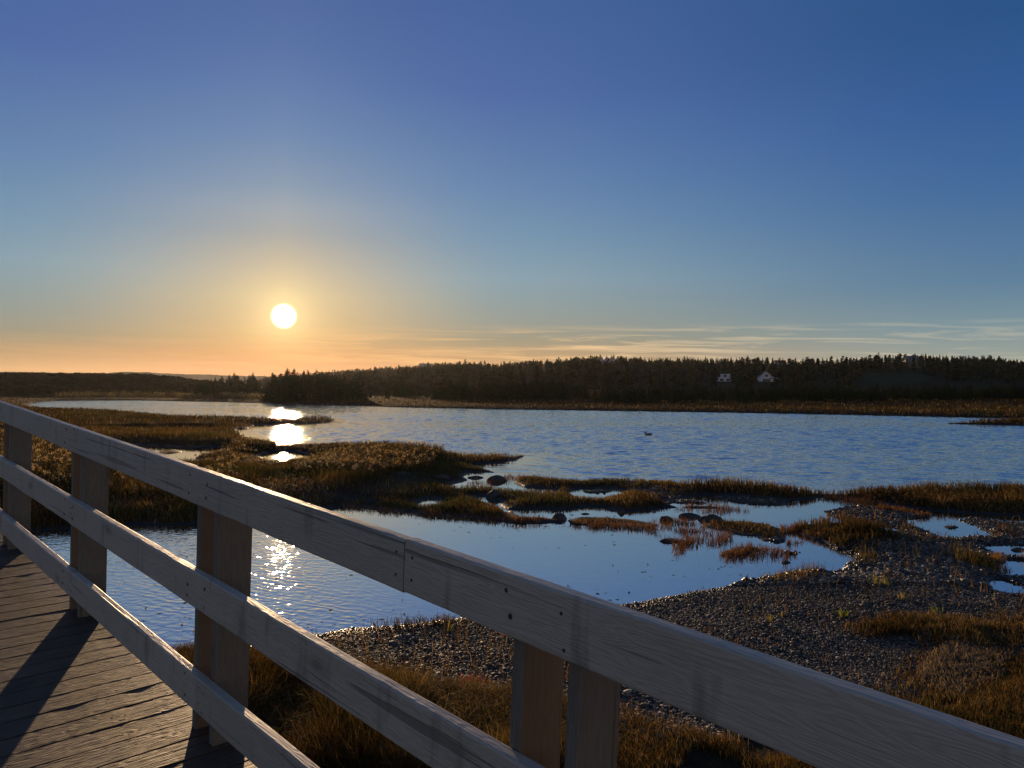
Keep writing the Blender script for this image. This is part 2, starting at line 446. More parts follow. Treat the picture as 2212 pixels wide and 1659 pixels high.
z_land = z_grass * (1 - gravel) + z_grav * gravel + .13 * back * sstep(.1, 1.6, pos)
z_land = z_land + .6 * sstep(10, 60, pos) * (R > 60) + .25 * sstep(0, 5, pos) * (R > 60)
z_wet = np.maximum(sd * .55, -.4)
GZ = np.where(sd > 0, z_land, z_wet)
GZ = GZ + hill_height(GX, GY)
GZ = np.where((R < 7.0) & (GZ > -.05) & (sd > 0), np.maximum(GZ, .1 + .0 * R), GZ)
mud = np.clip(sstep(.28, .0, sd) + bare * .5, 0, 1)
far_hill = sstep(190, 235, GY) * (R > 150)
uu = CX + F * GX / np.maximum(GY, 30); vv = HZ + F * (H - GZ) / np.maximum(GY, 30)
field = sstep(0, 12, 85 - np.hypot((uu - 1935), (vv - 816) * 7)) * (GY > 200)
nr, na = R.shape
idx = np.arange(nr * na).reshape(nr, na)
q1 = np.stack([idx[:-1, :-1], idx[1:, :-1], idx[1:, 1:], idx[:-1, 1:]], -1).reshape(-1, 4)[:, ::-1]
q2 = np.stack([idx[:-1, -1], idx[1:, -1], idx[1:, 0], idx[:-1, 0]], -1).reshape(-1, 4)[:, ::-1]
ctr = nr * na
V = np.concatenate([np.stack([GX, GY, GZ], -1).reshape(-1, 3), [[0, 0, GZ[0].mean()]]])
tri = np.stack([idx[0], np.roll(idx[0], -1), np.full(na, ctr)], -1)[:, ::-1]
ex = lambda q: np.concatenate([q.ravel(), [q.ravel()[0]]])
me = mesh_np('ground', V, np.concatenate([q1, q2]), tri, smooth=True, attrs=dict(mud=ex(mud), gravel=ex(gravel), hill=ex(far_hill), field=ex(field)))
tag(link('ground', me, M['ground']), kind='structure')


def look(X, Y, arr):
    """value of a ground array at any place"""
    r = np.hypot(X, Y); a_ = np.arctan2(X, Y)
    fi = np.interp(r, rr, np.arange(nr)); fj = np.interp(a_, az, np.arange(na))
    i = np.clip(fi.astype(int), 0, nr - 2); j = np.clip(fj.astype(int), 0, na - 2)
    s = fi - i; t = fj - j
    return (arr[i, j] * (1 - s) + arr[i + 1, j] * s) * (1 - t) + (arr[i, j + 1] * (1 - s) + arr[i + 1, j + 1] * s) * t


def gz(x, y): return float(look(np.array([x]), np.array([y]), GZ)[0])


def on_ground(u, v, y0=20.0, y1=1200.0):
    """first place along the sight line (u, v) where it meets the ground"""
    Y = np.geomspace(y0, y1, 4000); X = (u - CX) / F * Y
    zl = H + (HZ - v) / F * Y
    d = zl - look(X, Y, GZ)
    k = np.where(d < 0)[0]
    k = k[0] if len(k) else int(np.argmin(d))
    return float(X[k]), float(Y[k]), float(look(X[k:k + 1], Y[k:k + 1], GZ)[0])


# ------------------------------------------------------------------ water
wr = np.concatenate([np.geomspace(2.0, 18, 150)[:-1], np.arange(18, 80, .105), np.arange(80, 185, .19), np.geomspace(185.2, 335, 60)])
wa = np.radians(np.concatenate([np.arange(-80, -39, 1.0), np.arange(-39, 39, .095), np.arange(39, 81, 1.0)]))
WR, WA = np.meshgrid(wr, wa, indexing='ij'); WX = WR * np.sin(WA); WY = WR * np.cos(WA)
cr_ = np.geomspace(2.0, 335, 300); ca_ = np.radians(np.linspace(-80, 80, 400)); CR, CA = np.meshgrid(cr_, ca_, indexing='ij')
CXX, CYY = CR * np.sin(CA), CR * np.cos(CA); rc = sstep(.9, -2.2, sdf(CXX, CYY, W_RIVER))
for c, rad in ((gp(1090, 1000), 3.0), (gp(560, 920), 5.0)):      # sheltered lee beside the points
    rc = rc * (1 - .75 * np.exp(-((CXX - c[0]) ** 2 + (CYY - c[1]) ** 2) / rad ** 2))
uc = CX + F * CXX / CYY; vc = HZ + F * H / CYY
pc_ = (sdf(CXX, CYY, W_POND) < .5) * np.clip(sstep(960, 640, uc + (vc - 1250) * -.55), .0, 1) * sstep(1095, 1180, vc)


def coarse(arr):
    fi = np.interp(wr, cr_, np.arange(300)); fj = np.interp(wa, ca_, np.arange(400))
    i = np.clip(fi.astype(int), 0, 298); j = np.clip(fj.astype(int), 0, 398); s = (fi - i)[:, None]; t = (fj - j)[None, :]
    return (arr[i][:, j] * (1 - s) + arr[i + 1][:, j] * s) * (1 - t) + (arr[i][:, j + 1] * (1 - s) + arr[i + 1][:, j + 1] * s) * t


rip, pond = coarse(rc), coarse(pc_)
act = rip > .01
wz = np.zeros(WX.shape); ax_, ay_ = WX[act], WY[act]; hsum = np.zeros(ax_.shape)
for k in range(46):
    lam = math.exp(rng.uniform(math.log(.32), math.log(1.5))); th = math.radians(-105) + rng.normal(0, .55); kk = 2 * math.pi / lam
    hsum += (.0165 / kk) * np.sin(kk * (ax_ * math.cos(th) + ay_ * math.sin(th)) + rng.uniform(0, 6.28))
gust = .7 + .5 * sstep(.34, .62, fbm(ax_ * .045 + 3, ay_ * .10, 71, 3))
wz[act] = hsum * gust * rip[act]
n0, n1 = WX.shape; wi = np.arange(n0 * n1, dtype=np.int32).reshape(n0, n1)
wq = np.stack([wi[:-1, :-1], wi[1:, :-1], wi[1:, 1:], wi[:-1, 1:]], -1).reshape(-1, 4)[:, ::-1]
me = mesh_np('water', np.stack([WX, WY, wz], -1).reshape(-1, 3), wq, smooth=True, attrs=dict(ripple=rip, pond=pond))
tag(link('water', me, M['water']), kind='structure')

# ------------------------------------------------------------------ distant hills
tops = {-2500: 806, -1200: 800, -600: 803, -300: 801, 0: 803, 60: 803.5, 130: 806, 215: 808, 245: 804, 275: 803, 318: 803.5, 345: 806, 400: 808.5, 440: 809, 480: 811, 540: 812, 620: 814, 700: 818, 760: 824, 900: 830}
us = np.linspace(-2500, 900, 900); ty = np.interp(us, sorted(tops), [tops[k] for k in sorted(tops)])
D0 = 1750.0
jag = (fbm(us * .05, us * 0 + 3, 11, 5) - .5) * 3.0 + (vnoise(us * .45, us * 0, 3) - .5) * 1.6
zt = H + (HZ - ty + jag * .55) / F * D0
rows = []
for k, (dy, f_) in enumerate(((-260, 0), (-160, .35), (-70, .75), (0, 1.0), (150, .95), (500, .5))):
    Yk = D0 + dy; rows.append(np.stack([(us - CX) / F * D0 * (Yk / D0), np.full_like(us, Yk), np.where(f_ > 0, zt * f_, -2)], -1))
Vh = np.concatenate(rows); n = len(us); hi = np.arange(len(Vh)).reshape(len(rows), n)
hq = np.stack([hi[:-1, :-1], hi[:-1, 1:], hi[1:, 1:], hi[1:, :-1]], -1).reshape(-1, 4)
M['hill'] = plain('far_wooded_hill', (.035, .04, .022), .95, .05, .4, .02)
tag(link('distant_hills', mesh_np('distant_hills', Vh, hq, smooth=False), M['hill']), kind='structure')


# ------------------------------------------------------------------ grass
def blades(name, base, h, w, lean, col, mat, bend=.5, tipcol=1.25):
    n = len(base); th = rng.uniform(0, 2 * np.pi, n); ld = rng.uniform(0, 2 * np.pi, n)
    sx, sy = np.cos(th) * w * .5, np.sin(th) * w * .5
    lx, ly = np.cos(ld) * lean * h, np.sin(ld) * lean * h
    v = np.zeros((n, 5, 3))
    v[:, 0] = base + np.stack([-sx, -sy, np.full(n, -.02)], -1); v[:, 1] = base + np.stack([sx, sy, np.full(n, -.02)], -1)
    mid = base + np.stack([lx * .35, ly * .35, h * .58], -1)
    v[:, 2] = mid + np.stack([-sx, -sy, 0 * h], -1) * .75; v[:, 3] = mid + np.stack([sx, sy, 0 * h], -1) * .75
    v[:, 4] = base + np.stack([lx, ly, h * (1 - bend * lean * lean)], -1)
    i0 = np.arange(n) * 5
    q = np.stack([i0, i0 + 1, i0 + 3, i0 + 2], -1); t = np.stack([i0 + 2, i0 + 3, i0 + 4], -1)
    c = np.repeat(col[:, None, :], 5, 1).copy(); c[:, 4] *= tipcol
    return mesh_np(name, v.reshape(-1, 3), q, t, c.reshape(-1, 3))


def screen_scatter(n, v0, v1, u0=-260, u1=2480, power=1.0):
    """places spread about evenly per unit of view angle, so that near ground is as well covered as far ground"""
    s = rng.uniform(0, 1, n) ** power
    dv = (v0 - HZ) + (v1 - v0) * s
    Y = F * H / dv; X = (rng.uniform(u0, u1, n) - CX) / F * Y
    return X, Y


pal = np.array([(.21, .105, .035), (.27, .14, .05), (.17, .085, .03), (.30, .18, .075), (.13, .09, .03), (.12, .12, .035)]) * .52


def brown(n, X, Y, green=.0):
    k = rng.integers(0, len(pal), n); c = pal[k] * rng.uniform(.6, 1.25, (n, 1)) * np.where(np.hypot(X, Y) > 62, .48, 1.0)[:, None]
    p = fbm(X * .3, Y * .3, 21, 3); g = np.clip((p - .52) * 5, 0, 1) * .8 + green
    g = np.clip(g, 0, 1)[:, None]
    straw = (rng.uniform(0, 1, n) < .05 + .10 * (fbm(X * .4, Y * .4, 23, 3) > .55))[:, None]; c = np.where(straw, np.array([.26, .185, .095]) * rng.uniform(.6, 1.2, (n, 1)), c)
    dk = np.clip((fbm(X * .7, Y * .7, 25, 3) - .5) * 4, 0, .6)[:, None]; c = c * (1.28 - dk) * np.array([.97, 1.04, 1.0])
    return c * (1 - g) + np.array([.065, .07, .02]) * rng.uniform(.6, 1.2, (n, 1)) * g


X, Y = screen_scatter(900000, HZ + 22, 1760, power=1.35)
S = look(X, Y, sd); G = look(X, Y, gravel); B = look(X, Y, bare)
clump = fbm(X * 1.4, Y * 1.4, 31, 3)
isl = np.full(X.shape, 9.0); mI = np.hypot(X, Y) < 40
for p in ISLANDS: isl[mI] = np.minimum(isl[mI], sdf(X[mI], Y[mI], p))
isl = sstep(.25, -.05, isl)
dens = sstep(.0, .10, S) * (1 - G * .985) * (1 - .45 * B) * sstep(.28, .46, clump + .18 * sstep(.3, 1.5, S) - .24 * sstep(12.5, 10.5, np.hypot(X, Y)) * sstep(.2, 1.6, X)) * (1 - .62 * isl)
clear_of_eye = (np.hypot(X, Y) > 1.2)  # leaves out blades right at the viewer's feet
keep = (rng.uniform(0, 1, len(X)) < dens) & clear_of_eye
X, Y, S, isl = X[keep], Y[keep], S[keep], isl[keep]; n = len(X)
r_ = np.hypot(X, Y)
Z = look(X, Y, GZ)
inb = look(X, Y, back)
hgt = (.17 + .20 * fbm(X * .5, Y * .5, 33, 3)) * rng.uniform(.55, 1.25, n) * (.55 + .45 * sstep(.05, .5, S)) + .10 * inb * rng.uniform(0, 1, n)
hgt = hgt * (1 - .5 * isl)
low = np.zeros(n); mI = r_ < 40; low[mI] = sstep(.4, -.4, sdf(X[mI], Y[mI], Z_LOW)); hgt = hgt * (1 - .55 * low)
mI = (r_ < 60) & (r_ > 20); pl = np.full(n, 9.0)
for p in (W_POOLS[3], W_POOLS[4]): pl[mI] = np.minimum(pl[mI], sdf(X[mI], Y[mI], p))
hgt = hgt * (.4 + .6 * sstep(.2, 4.0, pl))
nearright = sstep(12.5, 11, r_) * sstep(.2, .8, X); hgt = hgt * (1 - .6 * nearright)
mI = r_ < 14; st_ = np.zeros(n); st_[mI] = sstep(.3, -.3, sdf(X[mI], Y[mI], Z_STRAW)); hgt = hgt * (1 - .6 * st_)
hgt = hgt + np.where((r_ < 11) & (X < 0.6), .12 * rng.uniform(0, 1, n) * sstep(9.5, 6.5, Y), 0)
hgt = np.where(r_ > 60, np.minimum(hgt * 1.25, .5), hgt)
wid = np.clip(.0009 * r_, .006, .09) * rng.uniform(.6, 1.2, n)
lodged = sstep(.52, .62, fbm(X * .6 + 9, Y * .6, 35, 3)); leanv = rng.uniform(.1, .75, n) + lodged * rng.uniform(.2, .7, n); hgt = hgt * (1 - .25 * lodged)
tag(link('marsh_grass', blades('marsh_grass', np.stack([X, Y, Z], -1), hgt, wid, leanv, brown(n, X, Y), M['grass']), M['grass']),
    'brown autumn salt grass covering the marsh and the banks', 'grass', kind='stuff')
print('grass blades', n)

# grass standing thinly in the shallows
wet_zones = [(P((1395, 1128), (1450, 1122), (1530, 1130), (1580, 1150), (1585, 1172), (1530, 1185), (1460, 1178), (1400, 1150)), 1700), (P((1456, 1100), (1470, 1090), (1560, 1095), (1620, 1103), (1600, 1112), (1500, 1106)), 500),
             (P((1230, 1130), (1390, 1138), (1400, 1146), (1250, 1142)), 900), (P((1540, 1190), (1660, 1178), (1720, 1198), (1700, 1220), (1570, 1210)), 700),
             (P((1685, 1140), (1715, 1136), (1755, 1168), (1700, 1178)), 700), (P((1775, 1074), (1870, 1080), (1940, 1098), (2015, 1116), (1990, 1120), (1880, 1102), (1790, 1085)), 1500),
             (P((740, 1094), (878, 1107), (1076, 1124), (1220, 1128), (1220, 1134), (1060, 1130), (860, 1112), (740, 1100)), 1600),
             (P((1100, 1026), (1140, 1034), (1140, 1050), (1110, 1044), (1060, 1049), (1000, 1046)), 700), (P((1480, 1150), (1500, 1178), (1480, 1182), (1460, 1150)), 160), (P((1454, 1182), (1475, 1175), (1480, 1196), (1458, 1200)), 130)]
bx, by, bc = [], [], []
for poly, cnt in wet_zones:
    lo, hi_ = poly.min(0), poly.max(0); x = rng.uniform(lo[0], hi_[0], cnt * 6); y = rng.uniform(lo[1], hi_[1], cnt * 6)
    ok = (sdf(x, y, poly) < 0) & (rng.uniform(0, 1, len(x)) < sstep(.40, .62, fbm(x * 2.2, y * 2.2, 51, 3)))
    x, y = x[ok][:cnt], y[ok][:cnt]; bx.append(x); by.append(y)
X = np.concatenate(bx); Y = np.concatenate(by); n = len(X)
Z = np.maximum(look(X, Y, GZ), -.03)
c = .75 * np.array([(.24, .10, .05), (.30, .17, .09), (.17, .06, .03), (.2, .13, .05)])[rng.integers(0, 4, n)] * rng.uniform(.6, 1.2, (n, 1))
tag(link('shallows_grass', blades('shallows_grass', np.stack([X, Y, Z], -1), rng.uniform(.06, .19, n), np.full(n, .012) * rng.uniform(.6, 1.2, n), rng.uniform(.1, 1.2, n), c, M['grass']), M['grass']),
    'thin reddish grass standing in the calm shallow pond', 'grass', kind='stuff')


# tall reeds and goldenrod-like weeds: stem, leaves, seed head
def weeds(name, X, Y, Z, h, head, leafcol, headcol, mat, nl=9):
    n = len(X); vs, qs, cs = [], [], []
    lean = rng.uniform(-.18, .18, (n, 2)) * h[:, None]
    top = np.stack([X + lean[:, 0], Y + lean[:, 1], Z + h], -1); base = np.stack([X, Y, Z - .02], -1)
    cnt = 0

    def quad(c0, u_, v_, col):
        nonlocal cnt
        k = len(c0)
        vs.append(np.stack([c0 - u_, c0 + u_, c0 + u_ * .4 + v_, c0 - u_ * .4 + v_], 1).reshape(-1, 3))
        i = cnt + np.arange(k) * 4; qs.append(np.stack([i, i + 1, i + 2, i + 3], -1)); cs.append(np.repeat(col, 4, 0)); cnt += 4 * k
    r_ = np.hypot(X, Y); sw = np.clip(.0004 * r_, .003, .012)
    a_ = rng.uniform(0, np.pi, n); side = np.stack([np.cos(a_) * sw, np.sin(a_) * sw, 0 * sw], -1)
    sc = leafcol * np.array([.9, .75, .7])
    quad(base, side, top - base, sc)
    for k in range(nl):
        f = rng.uniform(.12, .95, n)[:, None]; p = base + (top - base) * f
        a_ = rng.uniform(0, 2 * np.pi, n); L = rng.uniform(.06, .15, n) * (.6 + .6 * h)
        d = np.stack([np.cos(a_) * L, np.sin(a_) * L, L * rng.uniform(-.3, .7, n)], -1)
        s_ = np.stack([-np.sin(a_), np.cos(a_), 0 * a_], -1) * np.clip(.0006 * r_, .006, .018)[:, None]
        quad(p, s_, d, leafcol * rng.uniform(.6, 1.3, (n, 1)))
    hm = np.where(head)[0]
    for k in range(7):
        p = top[hm] + rng.normal(0, .028, (len(hm), 3)); a_ = rng.uniform(0, 2 * np.pi, len(hm)); s = rng.uniform(.012, .026, len(hm))
        quad(p, np.stack([np.cos(a_) * s, np.sin(a_) * s, 0 * s], -1), np.stack([rng.normal(0, .3, len(hm)) * s, rng.normal(0, .3, len(hm)) * s, s * 1.8], -1), headcol[hm] * rng.uniform(.7, 1.2, (len(hm), 1)))
    return mesh_np(name, np.concatenate(vs), np.concatenate(qs), None, np.concatenate(cs))


def zone_points(poly, cnt, seed, thr=.45, wid=.14):
    lo, hi_ = poly.min(0), poly.max(0); x = rng.uniform(lo[0], hi_[0], cnt * 8); y = rng.uniform(lo[1], hi_[1], cnt * 8)
    ok = (sdf(x, y, poly) < 0); x, y = x[ok], y[ok]
    ok = (look(x, y, sd) > .12) & (rng.uniform(0, 1, len(x)) < sstep(thr - wid, thr + wid, fbm(x * .55, y * .55, seed, 3)))
    return x[ok][:cnt], y[ok][:cnt]


x1, y1 = zone_points(Z_WEED, 6500, 61, .40); x2, y2 = zone_points(Z_REED, 7500, 62, .42)
X = np.concatenate([x1, x2]); Y = np.concatenate([y1, y2]); n = len(X); isw = np.arange(n) < len(x1)
h = np.where(isw, rng.uniform(.3, .75, n), rng.uniform(.16, .40, n))
pool = np.minimum(sdf(X, Y, W_POOLS[4]), sdf(X, Y, W_POOLS[3]))
h = h * (.25 + .75 * sstep(.2, 5.0, pool))
lc = np.where(isw[:, None], np.array([.13, .13, .035]), np.array([.14, .12, .035])) * rng.uniform(.5, 1.3, (n, 1))
br = rng.uniform(0, 1, (n, 1)) < .35; lc = np.where(br, np.array([.22, .13, .045]) * rng.uniform(.6, 1.2, (n, 1)), lc)
hc = np.where(rng.uniform(0, 1, (n, 1)) < .5, np.array([.50, .40, .24]), np.array([.34, .24, .08]))
tag(link('tall_weeds', weeds('tall_weeds', X, Y, look(X, Y, GZ), h, rng.uniform(0, 1, n) < np.where(isw, .36, .12), lc * .6, hc * .75, M['weed']), M['weed']),
    'tall green and tan weeds with fluffy seed heads behind the railing', 'weeds', kind='stuff')
# pale shrubs with seed heads along the far bank
u = rng.uniform(110, 700, 700); dvv = rng.uniform(852, 862, 700); Y = F * (H - .9) / (dvv - HZ); ok = (fbm(u * .02, dvv * .3, 77, 3) > .46); Y = np.clip(Y[ok], 130, 215); X = (u[ok] - CX) / F * Y
k = 14; X = np.repeat(X, k) + rng.normal(0, .5, len(X) * k); Y = np.repeat(Y, k) + rng.normal(0, .5, len(Y) * k); ok = look(X, Y, sd) > 3; X, Y = X[ok], Y[ok]; n = len(X)
tag(link('seed_head_shrubs', weeds('seed_head_shrubs', X, Y, look(X, Y, GZ), rng.uniform(.5, 1.2, n), rng.uniform(0, 1, n) < .8, np.tile([.12, .11, .04], (n, 1)) * rng.uniform(.6, 1.3, (n, 1)), np.tile([.62, .52, .30], (n, 1)), M['weed'], 5), M['weed']),
    'low shrubs with pale seed heads along the far left bank', 'shrubs', kind='stuff')
# matted dry straw
X, Y = zone_points(Z_STRAW, 1500, 63, .50); n = len(X)
tag(link('dry_straw', blades('dry_straw', np.stack([X, Y, look(X, Y, GZ) + .03], -1), rng.uniform(.03, .08, n), np.full(n, .006), rng.uniform(1.0, 1.7, n), np.tile([.30, .235, .165], (n, 1)) * rng.uniform(.6, 1.2, (n, 1)), M['grass'], .3), M['grass']),
    'pale matted dry straw beside the gravel at lower right', 'straw', kind='stuff')


# ------------------------------------------------------------------ pebbles
def ico(sub):
    bm = bmesh.new(); bmesh.ops.create_icosphere(bm, subdivisions=sub, radius=1)
    v = np.array([x.co[:] for x in bm.verts]); f = np.array([[x.index for x in p.verts] for p in bm.faces]); bm.free(); return v, f


def pebbles(X, Y, size, sub, sink=.35):
    v0, f0 = ico(sub); n = len(X); k = len(v0)
    size = size * (.6 + .9 * fbm(X * .55, Y * .55, 45, 3)) * np.where(rng.uniform(0, 1, n) < .012, 2.2, 1.0)
    lump = 1 + rng.normal(0, .10 if sub > 1 else .14, (n, k))
    sc = np.stack([size * rng.uniform(.75, 1.35, n), size * rng.uniform(.6, 1.0, n), size * rng.uniform(.24, .52, n)], -1)
    v = v0[None] * lump[..., None] * sc[:, None, :]
    a_ = rng.uniform(0, 2 * np.pi, n); t = rng.normal(0, .25, n)
    vx, vz = v[..., 0] * np.cos(t)[:, None] - v[..., 2] * np.sin(t)[:, None], v[..., 0] * np.sin(t)[:, None] + v[..., 2] * np.cos(t)[:, None]
    wx = vx * np.cos(a_)[:, None] - v[..., 1] * np.sin(a_)[:, None]; wy = vx * np.sin(a_)[:, None] + v[..., 1] * np.cos(a_)[:, None]
    Z = np.maximum(look(X, Y, GZ), -.05)
    out = np.stack([wx + X[:, None], wy + Y[:, None], vz + (Z + sc[:, 2] * (1 - sink * 2) + rng.uniform(0, .012, n))[:, None]], -1)
    S = look(X, Y, sd)
    g = np.clip(rng.lognormal(-2.65, .55, n), .018, .36)[:, None] * np.array([1.02, .94, .84]) * (1 + rng.normal(0, .06, (n, 3)))
    g = g * (.65 + .75 * fbm(X * .8 + 5, Y * .8, 46, 3))[:, None]
    warm = rng.uniform(0, 1, n) < .12; g[warm] *= np.array([1.25, 1.0, .78])
    wet = sstep(.45, .05, S)
    return out.reshape(-1, 3), (f0[None] + (np.arange(n) * k)[:, None, None]).reshape(-1, 3), np.repeat(g, k, 0), np.repeat(wet, k)


def gravel_points(n, y0, y1, thr=.5):
    X, Y = screen_scatter(n, HZ + F * H / y1, HZ + F * H / y0, 300, 2480, 1.0)
    keep = (look(X, Y, gravel) > rng.uniform(.25, .8, n)) & (look(X, Y, sd) > -.10 - rng.exponential(.05, n))
    return X[keep], Y[keep]


parts = []
X, Y = gravel_points(290000, 5.6, 11.5); parts.append(pebbles(X, Y, np.clip(rng.lognormal(-4.6, .42, len(X)), .006, .05), 1))
print('near pebbles', len(X))
X, Y = gravel_points(170000, 11.5, 30); parts.append(pebbles(X, Y, np.clip(rng.lognormal(-3.9, .42, len(X)), .011, .09), 1))
print('far pebbles', len(X))
off = 0; vv_, ff_, cc_, ww_ = [], [], [], []
for v, f, c, w in parts:
    vv_.append(v); ff_.append(f + off); cc_.append(c); ww_.append(w); off += len(v)
me = mesh_np('gravel', np.concatenate(vv_), None, np.concatenate(ff_), np.concatenate(cc_), True, dict(wet=np.concatenate(ww_)))
tag(link('gravel', me, M['pebble']), 'dark grey pebbles of the gravel bar round the pond', 'gravel', kind='stuff')


# bits of leaf and straw afloat on the pond
X, Y = screen_scatter(9000, 1105, 1380, 300, 1800); ok = (look(X, Y, sd) < -.12) & (rng.uniform(0, 1, len(X)) < .10 * sstep(.4, .7, fbm(X * .8, Y * .8, 88, 3))); X, Y = X[ok], Y[ok]; n = len(X)
a_ = rng.uniform(0, 6.28, n); l_ = rng.uniform(.012, .05, n); w_ = l_ * rng.uniform(.15, .6, n); d1_ = np.stack([np.cos(a_) * l_, np.sin(a_) * l_, 0 * l_], -1); d2_ = np.stack([-np.sin(a_) * w_, np.cos(a_) * w_, .15 * w_], -1)
c0 = np.stack([X, Y, np.full(n, .006)], -1); v = np.stack([c0 - d1_ - d2_ * .4, c0 - d2_, c0 + d1_ * 1.1, c0 + d2_], 1).reshape(-1, 3); i0 = np.arange(n) * 4
tag(link('floating_leaves', mesh_np('floating_leaves', v, np.stack([i0, i0 + 1, i0 + 2, i0 + 3], -1), None, np.tile([.05, .035, .02], (n * 4, 1))), M['grass']), 'bits of dead leaf and straw floating on the calm pond', 'leaves', kind='stuff')

# ------------------------------------------------------------------ rocks
def rock(u, v, wpx, hpx, label, depth=.7, seed=1, angular=.0, flat=False, pitch=0.0, rz=0.0, mat=None, group=None):
    X, Y = gp(u, v); s = Y / F; wx = wpx * s / 2; hz = hpx * s * .74
    bm = bmesh.new(); bmesh.ops.create_icosphere(bm, subdivisions=4, radius=1)
    rnd = np.random.default_rng(seed); dirs = rnd.normal(0, 1, (9, 3)); dirs /= np.linalg.norm(dirs, axis=1)[:, None]; lim = rnd.uniform(.62, .95, 9)
    for q in bm.verts:
        p = np.array(q.co)
        if angular:
            for d_, l_ in zip(dirs, lim):
                e = p @ d_
                if e > l_: p = p - d_ * (e - l_) * angular
        nz = fbm(np.array([p[0] * 1.7 + seed * 3 + p[2]]), np.array([p[1] * 1.7 + seed * 5 - p[2] * .7]), 70 + seed, 4)[0]
        p = p * (.86 + .3 * nz)
        p[2] = p[2] if p[2] > -.3 else -.3 + (p[2] + .3) * .4
        if flat: p[2] = min(p[2], .55 + .1 * nz)
        q.co = Vector(p * np.array([wx, wx * depth, hz]))
    bmesh.ops.rotate(bm, verts=bm.verts, cent=(0, 0, 0), matrix=Matrix.Rotation(rz, 3, 'Z') @ Matrix.Rotation(pitch, 3, 'Y'))
    me = bpy.data.meshes.new('rock'); bm.to_mesh(me); bm.free()
    for p in me.polygons: p.use_smooth = True
    me.materials.append(mat or M['rock'])
    o = bpy.data.objects.new('rock', me); COL.objects.link(o); o.location = (X, Y + wx * depth * .7, max(0, gz(X, Y)) - .02)
    return tag(o, label, 'rock', group)


rock(1072, 1040, 44, 17, 'rounded dark boulder standing alone in the upper marsh pool', .8, 1)
rock(1026, 1033, 36, 8, 'low flat rock at the left edge of the upper marsh pool', .6, 2, .4)
rock(1068, 1076, 36, 20, 'grey boulder half sunk in grass below the upper marsh pool', .8, 3)
rock(1440, 1125, 30, 17, 'pointed wedge rock standing in the pond left of the twin rocks', .55, 4, .8, rz=.1, pitch=.22)
rock(1493, 1118, 52, 14, 'long low rock in the pond, the farther of the twin rocks', .45, 5, .6, pitch=.1)
rock(1538, 1126, 56, 20, 'humped dark rock in the pond, the nearer of the twin rocks', .6, 6, .35)
rock(1455, 1171, 56, 14, 'flat pale-topped slab rock nearest the open water of the pond', .55, 7, .9, True, .12)
rock(1343, 1108, 22, 17, 'small angular block tilted in the water beside the brown grass strip', .7, 8, 1.0, rz=.5, pitch=.3)
rock(1325, 1103, 18, 8, 'small flat stone touching the tilted angular block', .6, 9, .7)
rock(1265, 1111, 22, 6, 'thin dark stone lying flat in the narrow channel', .5, 10, .6)
rock(1236, 1113, 16, 4, 'tiny flat stone left of the thin dark stone in the channel', .5, 11, .6)
rock(1209, 1122, 34, 20, 'dark rock at the right end of the grassy mound', .7, 12, .5)
rock(860, 1042, 60, 12, 'broad weathered slab on the dark bank above the pond', .5, 13, .7, True)
rock(775, 1040, 80, 10, 'long flat grey slab in the dead grass left of the broad slab', .4, 14, .7, True)
rock(955, 1040, 40, 12, 'low lichen grey rock at the grass edge left of the upper pool', .6, 15, .5)
rock(2175, 1385, 30, 8, 'pale flat stone by the grass at the right edge', .6, 16, .6)
rock(1795, 1076, 12, 5, 'small dark stone alone in the right pond below the grass bank', .7, 17, .3)
rock(2160, 1217, 34, 9, 'flat dark stone lying in the small right pool', .5, 18, .5)
rock(2204, 1190, 30, 12, 'dark mossy stone between the two small right pools', .7, 19, .4)
M['palerock'] = rock_mat('pale_rock', (.22, .18, .14))
rock(2004, 1229, 40, 7, 'long pinkish stone lying on the gravel bar', .35, 20, .5, mat=M['palerock'], pitch=.08)
rock(1966, 1237, 22, 8, 'small brownish stone left of the long pinkish stone', .7, 21, .7, mat=M['palerock'])
rock(1689, 1246, 20, 7, 'flat dark stone at the waterline of the gravel bar', .6, 22, .6)
rock(1615, 1262, 26, 8, 'dark rounded stone on the gravel just above the waterline', .7, 23, .4)


# ------------------------------------------------------------------ single plants on the gravel
def plant(u, v, hpx, label, cols, nb=12, spread=1.0, width=.012, broad=False, cat='plant', dense=0):
    X, Y = gp(u, v); s = Y / F; hh = hpx * s
    base = np.stack([X + rng.normal(0, .02 + dense * .25 * hh, nb), Y + rng.normal(0, .02 + dense * .25 * hh, nb), np.zeros(nb)], -1); base[:, 2] = look(base[:, 0], base[:, 1], GZ)
    c = np.array(cols)[rng.integers(0, len(cols), nb)] * rng.uniform(.7, 1.25, (nb, 1))
    base -= np.array([X, Y, 0]); z0 = gz(X, Y); base[:, 2] -= z0
    me = blades('plant', base, hh * rng.uniform(.6, 1.15, nb), np.full(nb, width) * rng.uniform(.7, 1.3, nb), rng.uniform(.2, 1.2, nb) * spread, c, None, .35)
    o = link('plant', me, M['weed'], loc=(X, Y, z0)); return tag(o, label, cat)


